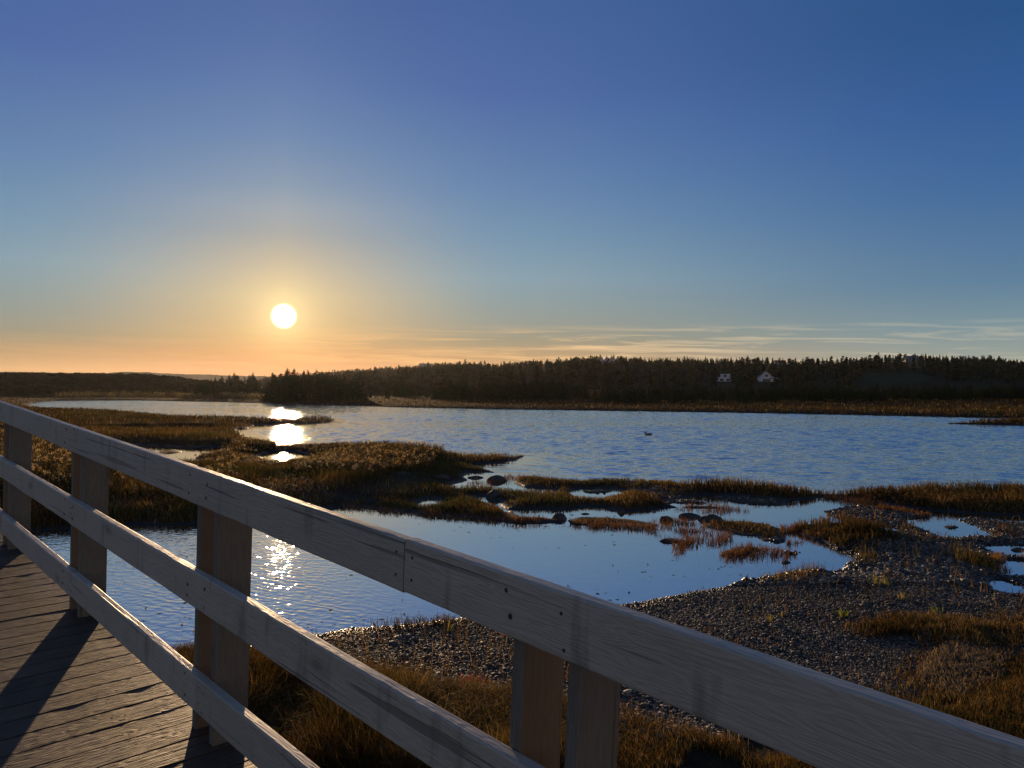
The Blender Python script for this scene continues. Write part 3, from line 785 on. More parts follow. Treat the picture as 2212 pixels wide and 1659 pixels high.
GR = [(.20, .26, .05), (.28, .30, .07), (.15, .18, .04)]; YL = [(.42, .34, .08), (.3, .28, .07), (.25, .2, .06)]
plant(1820, 1350, 24, 'bright green leafy plant in the middle of the gravel bar', GR, 14, 1.1, .022)
plant(1662, 1362, 30, 'yellow green sprig by the rail on the gravel bar', YL, 12, .8, .014)
plant(1688, 1345, 14, 'short tan sprig on the gravel behind the yellow sprig', YL, 8, .9, .012)
plant(1898, 1272, 26, 'wide tuft of olive grass on the upper gravel bar', GR + YL, 45, .8, .008, dense=1)
plant(1948, 1310, 26, 'arching yellow grass tuft right of the olive tuft on the gravel', YL, 16, 1.3, .009)
plant(2020, 1340, 20, 'bright yellow green grass tuft at the edge of the brown grass', GR, 18, 1.0, .012)
plant(972, 1372, 26, 'yellow leaved plant on the gravel seen between the rails', YL + GR, 14, .9, .014)
plant(1020, 1512, 34, 'russet red bushy plant in the grass between the rails', [(.36, .12, .08), (.30, .10, .06)], 160, .9, .008, dense=1.3)
plant(1090, 1385, 14, 'small orange sprig on the gravel under the top rail', [(.4, .15, .06)], 20, .9, .008)
plant(2156, 1215, 26, 'tan grass tuft on the bank left of the small right pool', [(.3, .17, .06)], 80, .5, .008, dense=.8)
plant(2172, 1234, 20, 'low dark grass clump right below the tan tuft', [(.2, .11, .04)], 70, .7, .008, dense=.9)


# ------------------------------------------------------------------ conifers
def spruce_mesh(seed, hgt=1.0, width=.28, levels=24, lean=0.0, ragged=.3):
    """unit-height spruce crown: whorls of drooping boughs, each a spray of small needle twigs"""
    rg = np.random.default_rng(seed); V, Q, C = [], [], []; n = 0
    for L in range(levels):
        f = (L + .5) / levels; z = .06 + .93 * f ** 0.92
        rad = width * (1 - f) ** .8 * (1 + rg.normal(0, ragged * .35)) + .012
        for k in range(int(5 + 5 * (1 - f))):
            a = rg.uniform(0, 2 * math.pi); R_ = rad * rg.uniform(.55, 1.2)
            if rg.uniform() < .08: R_ *= 1.25
            d = np.array([math.cos(a), math.sin(a), 0]); s = np.array([-math.sin(a), math.cos(a), 0])
            zz = z + rg.normal(0, .012)
            m = 4 if f < .85 else 3
            for j in range(m):
                g0 = (j + .35) / m; c = d * R_ * g0 + np.array([0, 0, zz + R_ * (-.28 * g0 + .30 * g0 * g0 * g0) + rg.normal(0, .008)])
                for sgn in (-1, 1):
                    out = (d * rg.uniform(.5, 1.0) + s * sgn * rg.uniform(.5, 1.1)) * R_ * .34 * (1.2 - .5 * g0)
                    out[2] += R_ * rg.uniform(-.18, .12); wv = np.array([rg.normal(0, .2), rg.normal(0, .2), 1]) * (.014 + .05 * R_)
                    V += [c - wv * .5, c + wv * .5, c + out + wv * .18, c + out - wv * .18]
                    Q.append([n, n + 1, n + 2, n + 3]); n += 4
                    col = np.array([.022, .036, .017]) * rg.uniform(.55, 1.5); C += [col] * 4
    for k in range(5):
        V += [np.array([-.006, 0, .9]), np.array([.006, 0, .9]), np.array([.002, .002, 1.03]), np.array([-.002, 0, 1.03])]; Q.append([n, n + 1, n + 2, n + 3]); n += 4; C += [np.array([.03, .04, .02])] * 4
    V = np.array(V); V[:, 0] += lean * V[:, 2] ** 2
    return mesh_np('crown', V, np.array(Q), None, np.array(C))


def trunk_mesh():
    bm = bmesh.new(); bmesh.ops.create_cone(bm, segments=7, radius1=.022, radius2=.004, depth=.96, cap_ends=True)
    bmesh.ops.translate(bm, verts=bm.verts, vec=(0, 0, .46)); me = bpy.data.meshes.new('trunk'); bm.to_mesh(me); bm.free(); me.materials.append(M['bark']); return me


crowns = []
for s, (w_, rg_, ln) in enumerate(((.30, .3, .02), (.36, .45, .05), (.25, .3, -.02), (.40, .5, .06), (.33, .6, .0), (.22, .25, .03), (.45, .5, .04))):
    m_ = spruce_mesh(100 + s, 1, w_, 24, ln, rg_); m_.materials.append(M['needle']); crowns.append(m_)
TRUNK = trunk_mesh()


def spruce(X, Y, hgt, label, group, kind=None, wide=1.0):
    k = random.randrange(len(crowns)) if kind is None else kind
    root = empty('spruce_tree', (X, Y, gz(X, Y) - .1), random.uniform(0, 6.28)); root.scale = (hgt * wide, hgt * wide, hgt)
    c = bpy.data.objects.new('crown', crowns[k]); COL.objects.link(c); c.parent = root
    t = bpy.data.objects.new('trunk', TRUNK); COL.objects.link(t); t.parent = root
    return tag(root, label, 'tree', group)


def clump(spec, Y0, jitter, label, group):
    """spec: (u of the tree, row of its tip); the tree grows from the ground at about depth Y0"""
    for u, vt in spec:
        Y = Y0 + random.uniform(-jitter, jitter); X = (u - CX) / F * Y; z = gz(X, Y)
        h = max(1.6, H + (HZ - vt) / F * Y - z + .1)
        spruce(X, Y, h * 1.0, label, group, wide=random.uniform(.8, 1.25))


def spread(u0, u1, tips, step, jit=5):
    us_ = np.arange(u0, u1, step); ks = sorted(tips)
    return [(float(u + random.uniform(-step * .4, step * .4)), float(np.interp(u, ks, [tips[k] for k in ks]) + random.uniform(-jit, jit * 1.6))) for u in us_]


clump(spread(432, 562, {430: 826, 450: 817, 475: 818, 485: 809, 505: 808, 520: 815, 530: 810, 545: 808, 562: 822}, 7), 205, 8, 'dark spruce in the open clump to the left of the sun glitter', 'spruces of the clump left of the sun glitter')
clump(spread(572, 786, {570: 824, 590: 816, 610: 806, 622: 800, 640: 803, 660: 803, 680: 803, 700: 806, 720: 806, 745: 809, 765: 816, 786: 834}, 5.5, 7), 152, 9, 'hazy spruce in the large clump right beneath the low sun', 'spruces of the large clump beneath the sun')
clump(spread(580, 790, {570: 838, 640: 828, 740: 828, 790: 845}, 12, 4), 141, 4, 'short spruce at the water side of the large clump beneath the sun', 'short spruces before the large clump')
clump([(868, 825), (857, 831), (880, 829), (889, 836)], 176, 3, 'spruce in the small lone clump between the two larger groups', 'spruces of the small lone clump')
clump(spread(936, 1024, {935: 836, 950: 829, 970: 822, 985: 818, 1003: 815, 1015: 826, 1024: 838}, 7), 150, 6, 'dark spruce in the compact clump on the far bank at the picture centre', 'spruces of the compact clump at centre')
clump(spread(1032, 1272, {1030: 838, 1045: 822, 1075: 812, 1090: 828, 1105: 812, 1120: 830, 1140: 818, 1160: 816, 1185: 822, 1205: 816, 1225: 820, 1250: 826, 1272: 838}, 6.5), 142, 7, 'dark spruce in the long grove right of the centre clump', 'spruces of the long far bank grove')
clump(spread(1288, 1345, {1285: 842, 1310: 829, 1330: 835, 1345: 845}, 8), 128, 4, 'low spruce in the round clump at the right end of the grove', 'spruces of the round clump')
clump(spread(1350, 2290, {1350: 832, 1500: 830, 1600: 833, 1750: 829, 1900: 831, 2100: 829, 2300: 826}, 9, 4), 124, 7, 'low dark conifer of the belt along the right far bank', 'conifers of the right bank belt')
for u, vt in ((735, 838), (800, 843), (905, 842), (924, 838), (838, 843)):
    clump([(u, vt)], 165, 6, 'tiny lone spruce on the pale meadow between the clumps', 'tiny meadow spruces')
# the skyline
sky_tab = {800: 799, 850: 797, 930: 788, 1000: 786, 1100: 783, 1200: 779, 1240: 772, 1300: 769, 1340: 770, 1400: 775, 1500: 773, 1600: 776, 1700: 777, 1850: 774, 1900: 772, 2000: 767, 2100: 774, 2170: 779, 2230: 786}
us_ = []
u = 985.0
while u < 2240:
    us_.append(u); u += random.uniform(7, 18) if not 1235 < u < 1345 else random.uniform(4, 9)
for u in us_:
    yr = float(interp_u(RIDGE_Y, u)) * random.uniform(.93, .99); X = (u - CX) / F * yr
    vt = np.interp(u, sorted(sky_tab), [sky_tab[k] for k in sorted(sky_tab)]) + random.uniform(-6.5, 1.5)
    h = max(4.5, H + (HZ - vt) / F * yr - gz(X, yr))
    o = bpy.data.objects.new('spruce_tree', crowns[random.choice((0, 2, 5, 5))]); COL.objects.link(o); o.location = (X, yr, gz(X, yr) - .2); o.scale = (h * .85, h * .85, h); o.rotation_euler = (0, 0, random.uniform(0, 6))
    tag(o, 'small spruce standing out on the skyline of the wooded hill', 'tree', 'spruces on the hill skyline')


# the wooded hillside as one mass
def forest():
    VV, QQ, CC = [], [], []; off = 0
    protos = []
    for s in range(6):
        rg = np.random.default_rng(300 + s); v, q, c = [], [], []; n = 0
        con = s < 4
        for L in range(60):
            if con:
                f = rg.uniform(0, 1); z = .08 + .92 * f; rad = (.17 + .04 * s) * (1 - f) ** .85 + .015
            else:
                a_ = rg.uniform(-1, 1); z = .55 + .42 * a_; rad = .42 * math.sqrt(max(0, 1 - a_ * a_)) * rg.uniform(.6, 1.1)
            a = rg.uniform(0, 6.28); d = np.array([math.cos(a), math.sin(a), 0]); sd_ = np.array([-math.sin(a), math.cos(a), 0])
            p = d * rad * rg.uniform(.35, .85) + np.array([0, 0, z]); t = .09 + .10 * rad
            o_ = d * rad * .5 + np.array([0, 0, rg.uniform(-.06, .03)])
            if not con: o_ = rg.normal(0, .10, 3)
            up = np.array([rg.normal(0, .03), rg.normal(0, .03), t * .55])
            v += [p - sd_ * t, p + sd_ * t, p + o_ + sd_ * t * .3 + up * .2, p + up - sd_ * t * .1]; q.append([n, n + 1, n + 2, n + 3]); n += 4
            col = (np.array([.034, .044, .026]) if con else np.array([.056, .048, .028])) * rg.uniform(.5, 1.5); c += [col] * 4  # lighter than the bank spruces: haze put into the foliage colour
        if con:
            v += [np.array([-.012, 0, .85]), np.array([.012, 0, .85]), np.array([.003, 0, 1.04]), np.array([-.003, 0, 1.04])]; q.append([n, n + 1, n + 2, n + 3]); c += [np.array([.03, .04, .02])] * 4
        protos.append((np.array(v), np.array(q), np.array(c)))
    N = 15000
    Y = np.sqrt(rng.uniform(205 ** 2, 900 ** 2, N)); uu_ = rng.uniform(560, 2500, N); X = (uu_ - CX) / F * Y
    yr = interp_u(RIDGE_Y, uu_)
    ok = (Y < yr * 1.06) & (look(X, Y, field) < .2) & (fbm(X * .02, Y * .02, 91, 3) > .36) & ((uu_ > 775) | (Y > 300)) & (Y > 212)
    ok &= np.minimum.reduce([np.hypot(X - hx, Y - hy) + np.where(Y < hy, 0, 1e3) * 0 for hx, hy in CLEAR]) > 9
    for hx, hy in CLEAR:   # keep the view of each house open downhill
        ok &= ~((np.abs(uu_ - (CX + F * hx / hy)) < 17) & (Y < hy) & (Y > hy - 95))
    # the dune and its dark scrub on the left
    N2 = 6800; Y2 = rng.uniform(200, 330, N2); u2 = rng.uniform(-500, 480, N2); s2 = rng.uniform(.7, 1.7, N2)
    # and the scrub and young wood between the large clump and the hill
    u2[4200:] = rng.uniform(730, 960, 2600); Y2[4200:] = 182 + 170 * rng.uniform(0, 1, 2600) ** 1.5; s2[4200:] = rng.uniform(.9, 2.6, 2600) * sstep(178, 215, Y2[4200:]) + .25
    X2 = (u2 - CX) / F * Y2
    X, Y = X[ok], Y[ok]
    hh = rng.uniform(3.0, 6.6, len(X)) * (.45 + 1.0 * fbm(X * .02, Y * .02, 95, 3)) * rng.uniform(.75, 1.2, len(X)); kind = np.where(rng.uniform(0, 1, len(X)) < .86, rng.integers(0, 4, len(X)), rng.integers(4, 6, len(X)))
    uk = CX + F * X / Y; zk = look(X, Y, GZ)
    hh = np.clip(hh, 1.8, np.maximum(H + (HZ - np.interp(uk, sorted(sky_tab), [sky_tab[k] for k in sorted(sky_tab)]) - 1.0 + 16 * (fbm(uk * .012, uk * 0 + 2, 98, 3) - .5) + rng.normal(0, 3.6, len(X))) / F * Y - zk, 1.8))
    X = np.concatenate([X, X2]); Y = np.concatenate([Y, Y2]); hh = np.concatenate([hh, s2]); kind = np.concatenate([kind, rng.integers(4, 6, N2)])
    wf = np.concatenate([np.ones(len(X) - N2), np.full(N2, 2.2)])
    Z = look(X, Y, GZ); rot = rng.uniform(0, 6.28, len(X))
    for k in range(6):
        m = kind == k; v, q, c = protos[k]; n = m.sum()
        cr, sr = np.cos(rot[m])[:, None], np.sin(rot[m])[:, None]
        hx = (hh[m] * wf[m])[:, None]
        P_ = np.stack([(v[:, 0] * cr - v[:, 1] * sr) * hx + X[m][:, None], (v[:, 0] * sr + v[:, 1] * cr) * hx + Y[m][:, None], v[:, 2] * hh[m][:, None] + Z[m][:, None] - .1], -1)
        VV.append(P_.reshape(-1, 3)); QQ.append((q[None] + (np.arange(n) * len(v))[:, None, None]).reshape(-1, 4) + off); off += n * len(v)
        CC.append((c[None] * rng.uniform(.65, 1.3, (n, 1, 1))).reshape(-1, 3))
    print('forest trees', len(X))
    return mesh_np('forest', np.concatenate(VV), np.concatenate(QQ), None, np.concatenate(CC))


# ------------------------------------------------------------------ houses on the hill
M['siding'] = plain('white_siding', (.52, .52, .53), .6, .3, .06, .8)
M['greyside'] = plain('grey_shingle', (.33, .33, .34), .8, .2, .15, .8)
M['darkside'] = plain('dark_siding', (.10, .12, .15), .7, .3, .15, .8)
M['roofgrey'] = plain('grey_roof', (.16, .165, .18), .8, .2, .2, .6)
M['roofred'] = plain('red_roof', (.30, .07, .05), .8, .2, .2, .6)
M['glass'] = plain('window_glass', (.02, .025, .03), .08, .6)
M['brick'] = plain('chimney_brick', (.18, .12, .10), .85, .2, .25, 3)


def box(bm, x0, x1, y0, y1, z0, z1):
    vs = [bm.verts.new((x, y, z)) for z in (z0, z1) for y in (y0, y1) for x in (x0, x1)]
    for f in ((0, 2, 3, 1), (4, 5, 7, 6), (0, 1, 5, 4), (2, 6, 7, 3), (0, 4, 6, 2), (1, 3, 7, 5)): bm.faces.new([vs[i] for i in f])


def gable(bm, x0, x1, y0, y1, z0, zw, zr, roof_bm, over=.3, axis='y'):
    """walls of one wing with gable ends; the ridge runs along axis"""
    def pt(a, b, z): return (a, b, z) if axis == 'y' else (b, a, z)
    if axis == 'x': x0, x1, y0, y1 = y0, y1, x0, x1
    xm = (x0 + x1) / 2
    pr = [(x0, z0), (x1, z0), (x1, zw), (xm, zr), (x0, zw)]
    A = [bm.verts.new(pt(x, y0, z)) for x, z in pr]; B = [bm.verts.new(pt(x, y1, z)) for x, z in pr]
    bm.faces.new(A); bm.faces.new(B[::-1])
    for i in range(5): bm.faces.new([A[i], B[i], B[(i + 1) % 5], A[(i + 1) % 5]])
    sl = (zr - zw) / (xm - x0); t = .18
    for sgn in (-1, 1):
        xe = xm + sgn * (xm - x0 + over); ze = zr - sl * (xm - x0 + over)
        c = [pt(xm, y0 - over, zr + .02), pt(xe, y0 - over, ze + .02), pt(xe, y1 + over, ze + .02), pt(xm, y1 + over, zr + .02)]
        lo = [roof_bm.verts.new(q) for q in c]; up = [roof_bm.verts.new((q[0], q[1], q[2] + t)) for q in c]
        roof_bm.faces.new(lo); roof_bm.faces.new(up[::-1])
        for i in range(4): roof_bm.faces.new([lo[i], lo[(i + 1) % 4], up[(i + 1) % 4], up[i]])


def bm_obj(name, bm, mat, parent):
    bmesh.ops.recalc_face_normals(bm, faces=bm.faces)
    me = bpy.data.meshes.new(name); bm.to_mesh(me); bm.free(); return link(name, me, mat, parent)


CLEAR = []


def house(u, v, label, wings, roofm, wallm, windows, chimney=None, flat=None, rz=0.0, ymax=1200, name='house', wpx=30, wide=10.0, dy=None):
    X, Y, Z = on_ground(u, v, 200, ymax)
    if dy: Y = dy; X = (u - CX) / F * Y; Z = gz(X, Y)
    CLEAR.append((X, Y))
    root = empty(name, (X, Y, Z - .2), rz - math.atan2(X, Y) * .6); tag(root, label, 'house'); k_ = wpx * Y / F / wide; root.scale = (k_, k_, k_)
    wb, rb = bmesh.new(), bmesh.new()
    for w_ in wings: gable(wb, *w_['b'], -1.5, w_['zw'], w_['zr'], rb, axis=w_.get('axis', 'y'))
    for f_ in (flat or []):
        box(wb, *f_[:4], -1.5, f_[4]); box(rb, f_[0] - .25, f_[1] + .25, f_[2] - .25, f_[3] + .25, f_[4] + .003, f_[4] + .25)
    bm_obj('wall', wb, wallm, root); bm_obj('roof', rb, roofm, root)
    for (x0, x1, y, z0, z1) in windows:
        b = bmesh.new(); box(b, x0 - .12, x1 + .12, y - .07, y - .004, z0 - .12, z1 + .12); fr = bm_obj('window', b, M['siding'], root)
        b = bmesh.new(); box(b, x0, x1, y - .10, y - .073, z0, z1); bm_obj('pane', b, M['glass'], fr)
    if chimney:
        b = bmesh.new(); box(b, chimney[0] - .4, chimney[0] + .4, chimney[1] - .4, chimney[1] + .4, chimney[2], chimney[3]); bm_obj('chimney', b, M['brick'], root)
    return root


house(1656, 824, 'white gable-fronted house with a small side wing on the hillside', [dict(b=(-4.4, 4.4, 0, 9), zw=2.6, zr=6.0), dict(b=(4.4, 7.8, 2, 7), zw=2.3, zr=3.2)], M['roofgrey'], M['siding'],
      [(-2.2, 2.2, 0, .3, 1.9), (-.8, .8, 0, 3.1, 4.4), (5.2, 6.8, 2, .6, 1.6)], (.6, 4, 4, 6.8), ymax=480, wpx=46, wide=12.6)
house(1565, 824, 'long white flat-roofed house left of the gable-fronted one', [], M['siding'], M['siding'],
      [(-2.6, -.6, 0, .6, 1.9), (1.2, 3.0, 0, .6, 1.9), (-.5, 1.5, 1.5, 3.3, 4.3)], (3.2, 3, 2, 5.6), flat=[(-4.2, 4.0, 0, 6, 2.7), (-1.8, 3.6, 1.5, 6, 4.7)], ymax=480, wpx=30, wide=8.6)
house(1311, 802, 'grey shingled house with three gables in the trees', [dict(b=(-6.5, -2.2, 0, 8), zw=2.8, zr=5.4), dict(b=(-2.2, 2.2, -.6, 8), zw=2.8, zr=5.6), dict(b=(2.2, 6.5, 0, 8), zw=2.8, zr=5.4)], M['roofgrey'], M['greyside'],
      [(-5.2, -3.4, 0, .5, 2.0), (-1, 1, -.6, .5, 2.2), (3.4, 5.2, 0, .5, 2.0)], None, dy=500, wpx=38, wide=13.4)
house(1971, 792, 'dark house with a light gable near the right skyline', [dict(b=(-5, 5, 0, 8), zw=3.0, zr=5.4, axis='x'), dict(b=(-2, 2.4, -1.6, 4), zw=3.4, zr=6.2)], M['roofgrey'], M['darkside'],
      [(-1, 1.2, -1.6, .6, 2.4), (-4.2, -2.8, 0, .8, 2.0), (3.2, 4.4, 0, .8, 2.0)], (3, 4, 4, 6.6), dy=430, wpx=28, wide=10.6)
house(1686, 787, 'low house with a red roof on the skyline', [dict(b=(-5.5, 5.5, 0, 7), zw=2.6, zr=4.6, axis='x')], M['roofred'], M['greyside'], [(-3.5, -2, 0, .8, 2), (1.5, 3.2, 0, .8, 2)], None, dy=468, wpx=24, wide=11.6)
house(920, 792, 'dark gabled house on the left end of the hill skyline', [dict(b=(-7, 7, 0, 8), zw=3.4, zr=6.0, axis='x')], M['roofgrey'], M['darkside'], [(-4.5, -2.5, 0, 1, 2.4), (2, 4, 0, 1, 2.4)], (-3, 4, 5, 7.2), dy=690, wpx=30, wide=14.6)
house(727, 812, 'flat-roofed house above the spruces to the right of the sun', [], M['roofgrey'], M['darkside'], [(-3.5, -1.5, 0, 1.5, 3.0), (1, 3.5, 0, 1.5, 3.0)], None, flat=[(-6, 6, 0, 9, 4.2), (-4, 3, 1, 8, 6.6)], dy=640, wpx=24, wide=12.5)
tag(link('forest', forest(), M['wood']), 'dark spruce and birch wood covering the far hillside', 'forest', kind='stuff')


# ------------------------------------------------------------------ a gull on the river
def gull(u, v):
    X, Y = gp(u, v)
    bm = bmesh.new(); bmesh.ops.create_uvsphere(bm, u_segments=20, v_segments=14, radius=1)
    for q in bm.verts:
        x, y, z = q.co
        w_ = 1 - .55 * max(0, x) ** 2 - .15 * max(0, -x)
        nx, ny, nz = x * .24, y * .085 * w_, z * .075 * w_ + .045
        if x > .25: nz += .06 * (x - .25)          # raised tail
        if x < -.45 and z > .0: nz += .14 * (-x - .45) * 1.2   # neck
        q.co = (nx, ny, nz)
    hd = bmesh.ops.create_uvsphere(bm, u_segments=14, v_segments=10, radius=.048)['verts']
    bmesh.ops.scale(bm, verts=hd, vec=(1.2, .9, 1)); bmesh.ops.translate(bm, verts=hd, vec=(-.215, 0, .165))
    nk = bmesh.ops.create_cone(bm, segments=12, radius1=.06, radius2=.036, depth=.13, cap_ends=False)['verts']; bmesh.ops.translate(bm, verts=nk, vec=(-.185, 0, .115))
    root = empty('bird', (X, Y, -.02), .1); tag(root, 'small dark water bird floating alone on the open river', 'bird')
    b = bm_obj('body', bm, plain('feathers', (.16, .15, .14), .7, .2, .5, 9), root)
    for p in b.data.polygons: p.use_smooth = True
    bm = bmesh.new(); bmesh.ops.create_cone(bm, segments=8, radius1=.014, radius2=.002, depth=.07, cap_ends=True, matrix=Matrix.Translation((-.30, 0, .162)) @ Matrix.Rotation(math.radians(-90), 4, 'Y'))
    bm_obj('beak', bm, plain('beak_horn', (.3, .2, .05), .5, .3), root)
    bm = bmesh.new()
    for s in (-1, 1):
        w_ = bmesh.ops.create_uvsphere(bm, u_segments=14, v_segments=8, radius=1)['verts']; bmesh.ops.scale(bm, verts=w_, vec=(.19, .018, .05)); bmesh.ops.translate(bm, verts=w_, vec=(.06, s * .076, .07))
    bm_obj('wings', bm, plain('wing_feathers', (.07, .07, .075), .7, .2, .3, 14), root)


gull(1401, 939)


# ------------------------------------------------------------------ the footbridge: deck and railing share the ramp's frame
AZR = math.radians(43.7); SL = .0565
ax = Vector((-math.sin(AZR), math.cos(AZR), SL)).normalized()
ay = Vector((0, 0, 1)).cross(ax).normalized(); azv = ax.cross(ay)
RAMP = Matrix(((ax.x, ay.x, azv.x, 0), (ax.y, ay.y, azv.y, 0), (ax.z, ay.z, azv.z, H - 1.57), (0, 0, 0, 1)))


def board(bm, x0, x1, y0, y1, z0, z1, axis='x', bev=.004, warp=.0015, seg=None, rnd=None, red=None, layers=None, jig=0.0):
    """a sawn board: many short lengths, eased edges, slight warp"""
    lo = np.array([x0, y0, z0]); hi_ = np.array([x1, y1, z1]); k = 'xyz'.index(axis); o1, o2 = [i for i in range(3) if i != k]
    L = hi_[k] - lo[k]; seg = seg or max(2, int(L / .09))
    b = bev
    ring = [(lo[o1] + b, lo[o2]), (hi_[o1] - b, lo[o2]), (hi_[o1] - b * .3, lo[o2] + b * .3), (hi_[o1], lo[o2] + b), (hi_[o1], hi_[o2] - b), (hi_[o1] - b * .3, hi_[o2] - b * .3), (hi_[o1] - b, hi_[o2]), (lo[o1] + b, hi_[o2]),
            (lo[o1] + b * .3, hi_[o2] - b * .3), (lo[o1], hi_[o2] - b), (lo[o1], lo[o2] + b), (lo[o1] + b * .3, lo[o2] + b * .3)]
    ph = [random.uniform(0, 6.28) for _ in range(4)]; rings = []
    r_ = random.random() if rnd is None else rnd
    for i in range(seg + 1):
        s = i / seg; row = []
        e1 = warp * (math.sin(3.1 * s * L + ph[0]) + .6 * math.sin(9 * s * L + ph[1])); e2 = warp * (math.sin(2.3 * s * L + ph[2]) + .6 * math.sin(7 * s * L + ph[3]))
        for j, (p, q) in enumerate(ring):
            c = [0, 0, 0]; c[k] = lo[k] + L * s; c[o1] = p + e1 + random.gauss(0, jig); c[o2] = q + e2 + random.gauss(0, jig)
            vv = bm.verts.new(c); row.append(vv)
            vv[layers[0]] = r_
            if layers[1] is not None: vv[layers[1]] = red if red is not None else 0.0
        rings.append(row)
    n = len(ring)
    for i in range(seg):
        for j in range(n):
            bm.faces.new([rings[i][j], rings[i][(j + 1) % n], rings[i + 1][(j + 1) % n], rings[i + 1][j]])
    bm.faces.new(rings[0][::-1]); bm.faces.new(rings[-1])


def new_bm(red=False):
    bm = bmesh.new(); a = bm.verts.layers.float.new('rnd'); b = bm.verts.layers.float.new('red') if red else None
    return bm, (a, b)


def screw(bm, x, y, z, r=.0055, depth=.003):
    """dark screw head with its countersunk stain, set proud of the face that looks at the walkway"""
    vs = [bm.verts.new((x + r * math.cos(t), y + depth * .35, z + r * math.sin(t) * 1.1)) for t in np.linspace(0, 2 * math.pi, 11)[:-1]]
    vb = [bm.verts.new((x + r * 1.1 * math.cos(t), y - .002, z + r * 1.2 * math.sin(t))) for t in np.linspace(0, 2 * math.pi, 11)[:-1]]
    f = bm.faces.new(vs); f.material_index = 1
    for i in range(10):
        f = bm.faces.new([vs[i], vb[i], vb[(i + 1) % 10], vs[(i + 1) % 10]]); f.material_index = 1


def finish(name, bm, mats, parent, smooth=False):
    bmesh.ops.recalc_face_normals(bm, faces=bm.faces)
    me = bpy.data.meshes.new(name); bm.to_mesh(me); bm.free()
    for m in mats: me.materials.append(m)
    return link(name, me, None, parent)


bridge = empty('footbridge'); bridge.matrix_world = RAMP
tag(bridge, 'weathered timber footbridge deck of crosswise planks rising to the left', 'footbridge')
bm, ly = new_bm()
x = -2.2
while x < 12.5:
    w_ = .139; dz = random.gauss(0, .0005)
    board(bm, x, x + w_, -1.362, 1.30, -.038 + dz, dz, 'y', .003, .0004, 30, None, None, ly, .0005)
    for yc in (-1.30, -1.02, -.1):
        for q in (.035, .105):
            if random.random() < .8:
                cx_, cy_ = x + q + random.gauss(0, .006), yc + random.gauss(0, .012); r0 = random.uniform(.0035, .006)
                f = bm.faces.new([bm.verts.new((cx_ + r0 * math.cos(a_), cy_ + r0 * math.sin(a_), dz + .0012)) for a_ in np.linspace(0, 6.283, 9)[:-1]]); f.material_index = 1
    x += w_ + random.uniform(.006, .0095)
finish('deck', bm, [M['deck'], M['screw']], bridge, True)
for nm, yc in (('stringer', -1.36), ('stringer', -.1), ('stringer', 1.15)):
    bm, ly = new_bm(); board(bm, -2.2, 12.5, yc - .05, yc + .05, -.29, -.043, 'x', .004, .001, 40, None, None, ly); finish(nm, bm, [M['beam']], bridge)

railing = empty('railing'); railing.matrix_world = RAMP
tag(railing, 'weathered grey timber railing of three rails on paired posts', 'railing')
PC = [-2.425, -.595, 1.232, 3.082, 4.917, 6.747, 8.577, 10.407]
d0 = -1.19; d1 = d0 - .038
SPL = {'top_rail': ([-2.6, 1.715, 6.77, 11.2], .934, 1.074), 'middle_rail': ([-2.6, 1.17, 4.895, 8.55, 11.2], .524, .664), 'bottom_rail': ([-2.6, 1.21, 3.06, 6.715, 11.2], .119, .259)}
for nm, (cuts, z0, z1) in SPL.items():
    for a0, a1 in zip(cuts[:-1], cuts[1:]):
        bm, ly = new_bm()
        board(bm, a0 + .0015, a1 - .0015, d1, d0, z0 + random.gauss(0, .001), z1 + random.gauss(0, .001), 'x', .006, .0007, None, None, None, ly, .0004)
        for pc in PC:
            for s in (-.085, .085):
                if a0 + .03 < pc + s < a1 - .03:
                    for zf in (.26, .74):
                        if random.random() < .9: screw(bm, pc + s + random.gauss(0, .008), d0, z0 + (z1 - z0) * zf + random.gauss(0, .012), random.choice((.004, .005, .0065)))
        for e in (a0, a1):
            for q in (.035, -.035):
                if a0 < e + q < a1 and random.random() < .8:
                    for zf in (.3, .7): screw(bm, e + q, d0, z0 + (z1 - z0) * zf + random.gauss(0, .01), .004)
        finish(nm, bm, [M['rail'], M['screw']], railing, True)
for i, pc in enumerate(PC):
    for s in (-.085, .085):
        bm, ly = new_bm(True)
        red = (.95 if s > 0 else .40) + random.uniform(-.1, .1)
        board(bm, pc + s - .019, pc + s + .019, d1 - .141, d1 - .001, -.75, .985 + random.gauss(0, .006), 'z', .0035, .001, 20, None, red, ly, .0003)
        bm.verts.ensure_lookup_table()
        for q in bm.verts:                       # the weathered edge that faces the walkway is grey
            if q.co.y > d1 - .0032: q[ly[1]] = 0.0
        finish('post', bm, [M['post']], railing, True)


# ------------------------------------------------------------------ haze
bm = bmesh.new(); box(bm, -3200, 3200, -3200, 3200, -3.5, 75)
t = NT('haze_air'); pv = t.n('ShaderNodeVolumePrincipled'); pv.inputs['Color'].default_value = (.92, .90, .88, 1); pv.inputs['Density'].default_value = 0.000028; pv.inputs['Anisotropy'].default_value = .66
t.l(pv.outputs[0], t.out.inputs['Volume'])
hz_ = bm_obj('haze', bm, t.m, None); tag(hz_, 'thin evening haze over the marsh', 'haze', kind='stuff')

# ------------------------------------------------------------------ sun and sky
sdir = Vector((613 - CX, F, HZ - 683)).normalized()
sun_el = math.asin(sdir.z); sun_az = math.atan2(sdir.x, sdir.y)
L = bpy.data.lights.new('sun', 'SUN'); L.energy = 5.0; L.angle = math.radians(.53); L.color = (1.0, .66, .36)
so = bpy.data.objects.new('sun', L); COL.objects.link(so); so.rotation_euler = sdir.to_track_quat('Z', 'Y').to_euler()

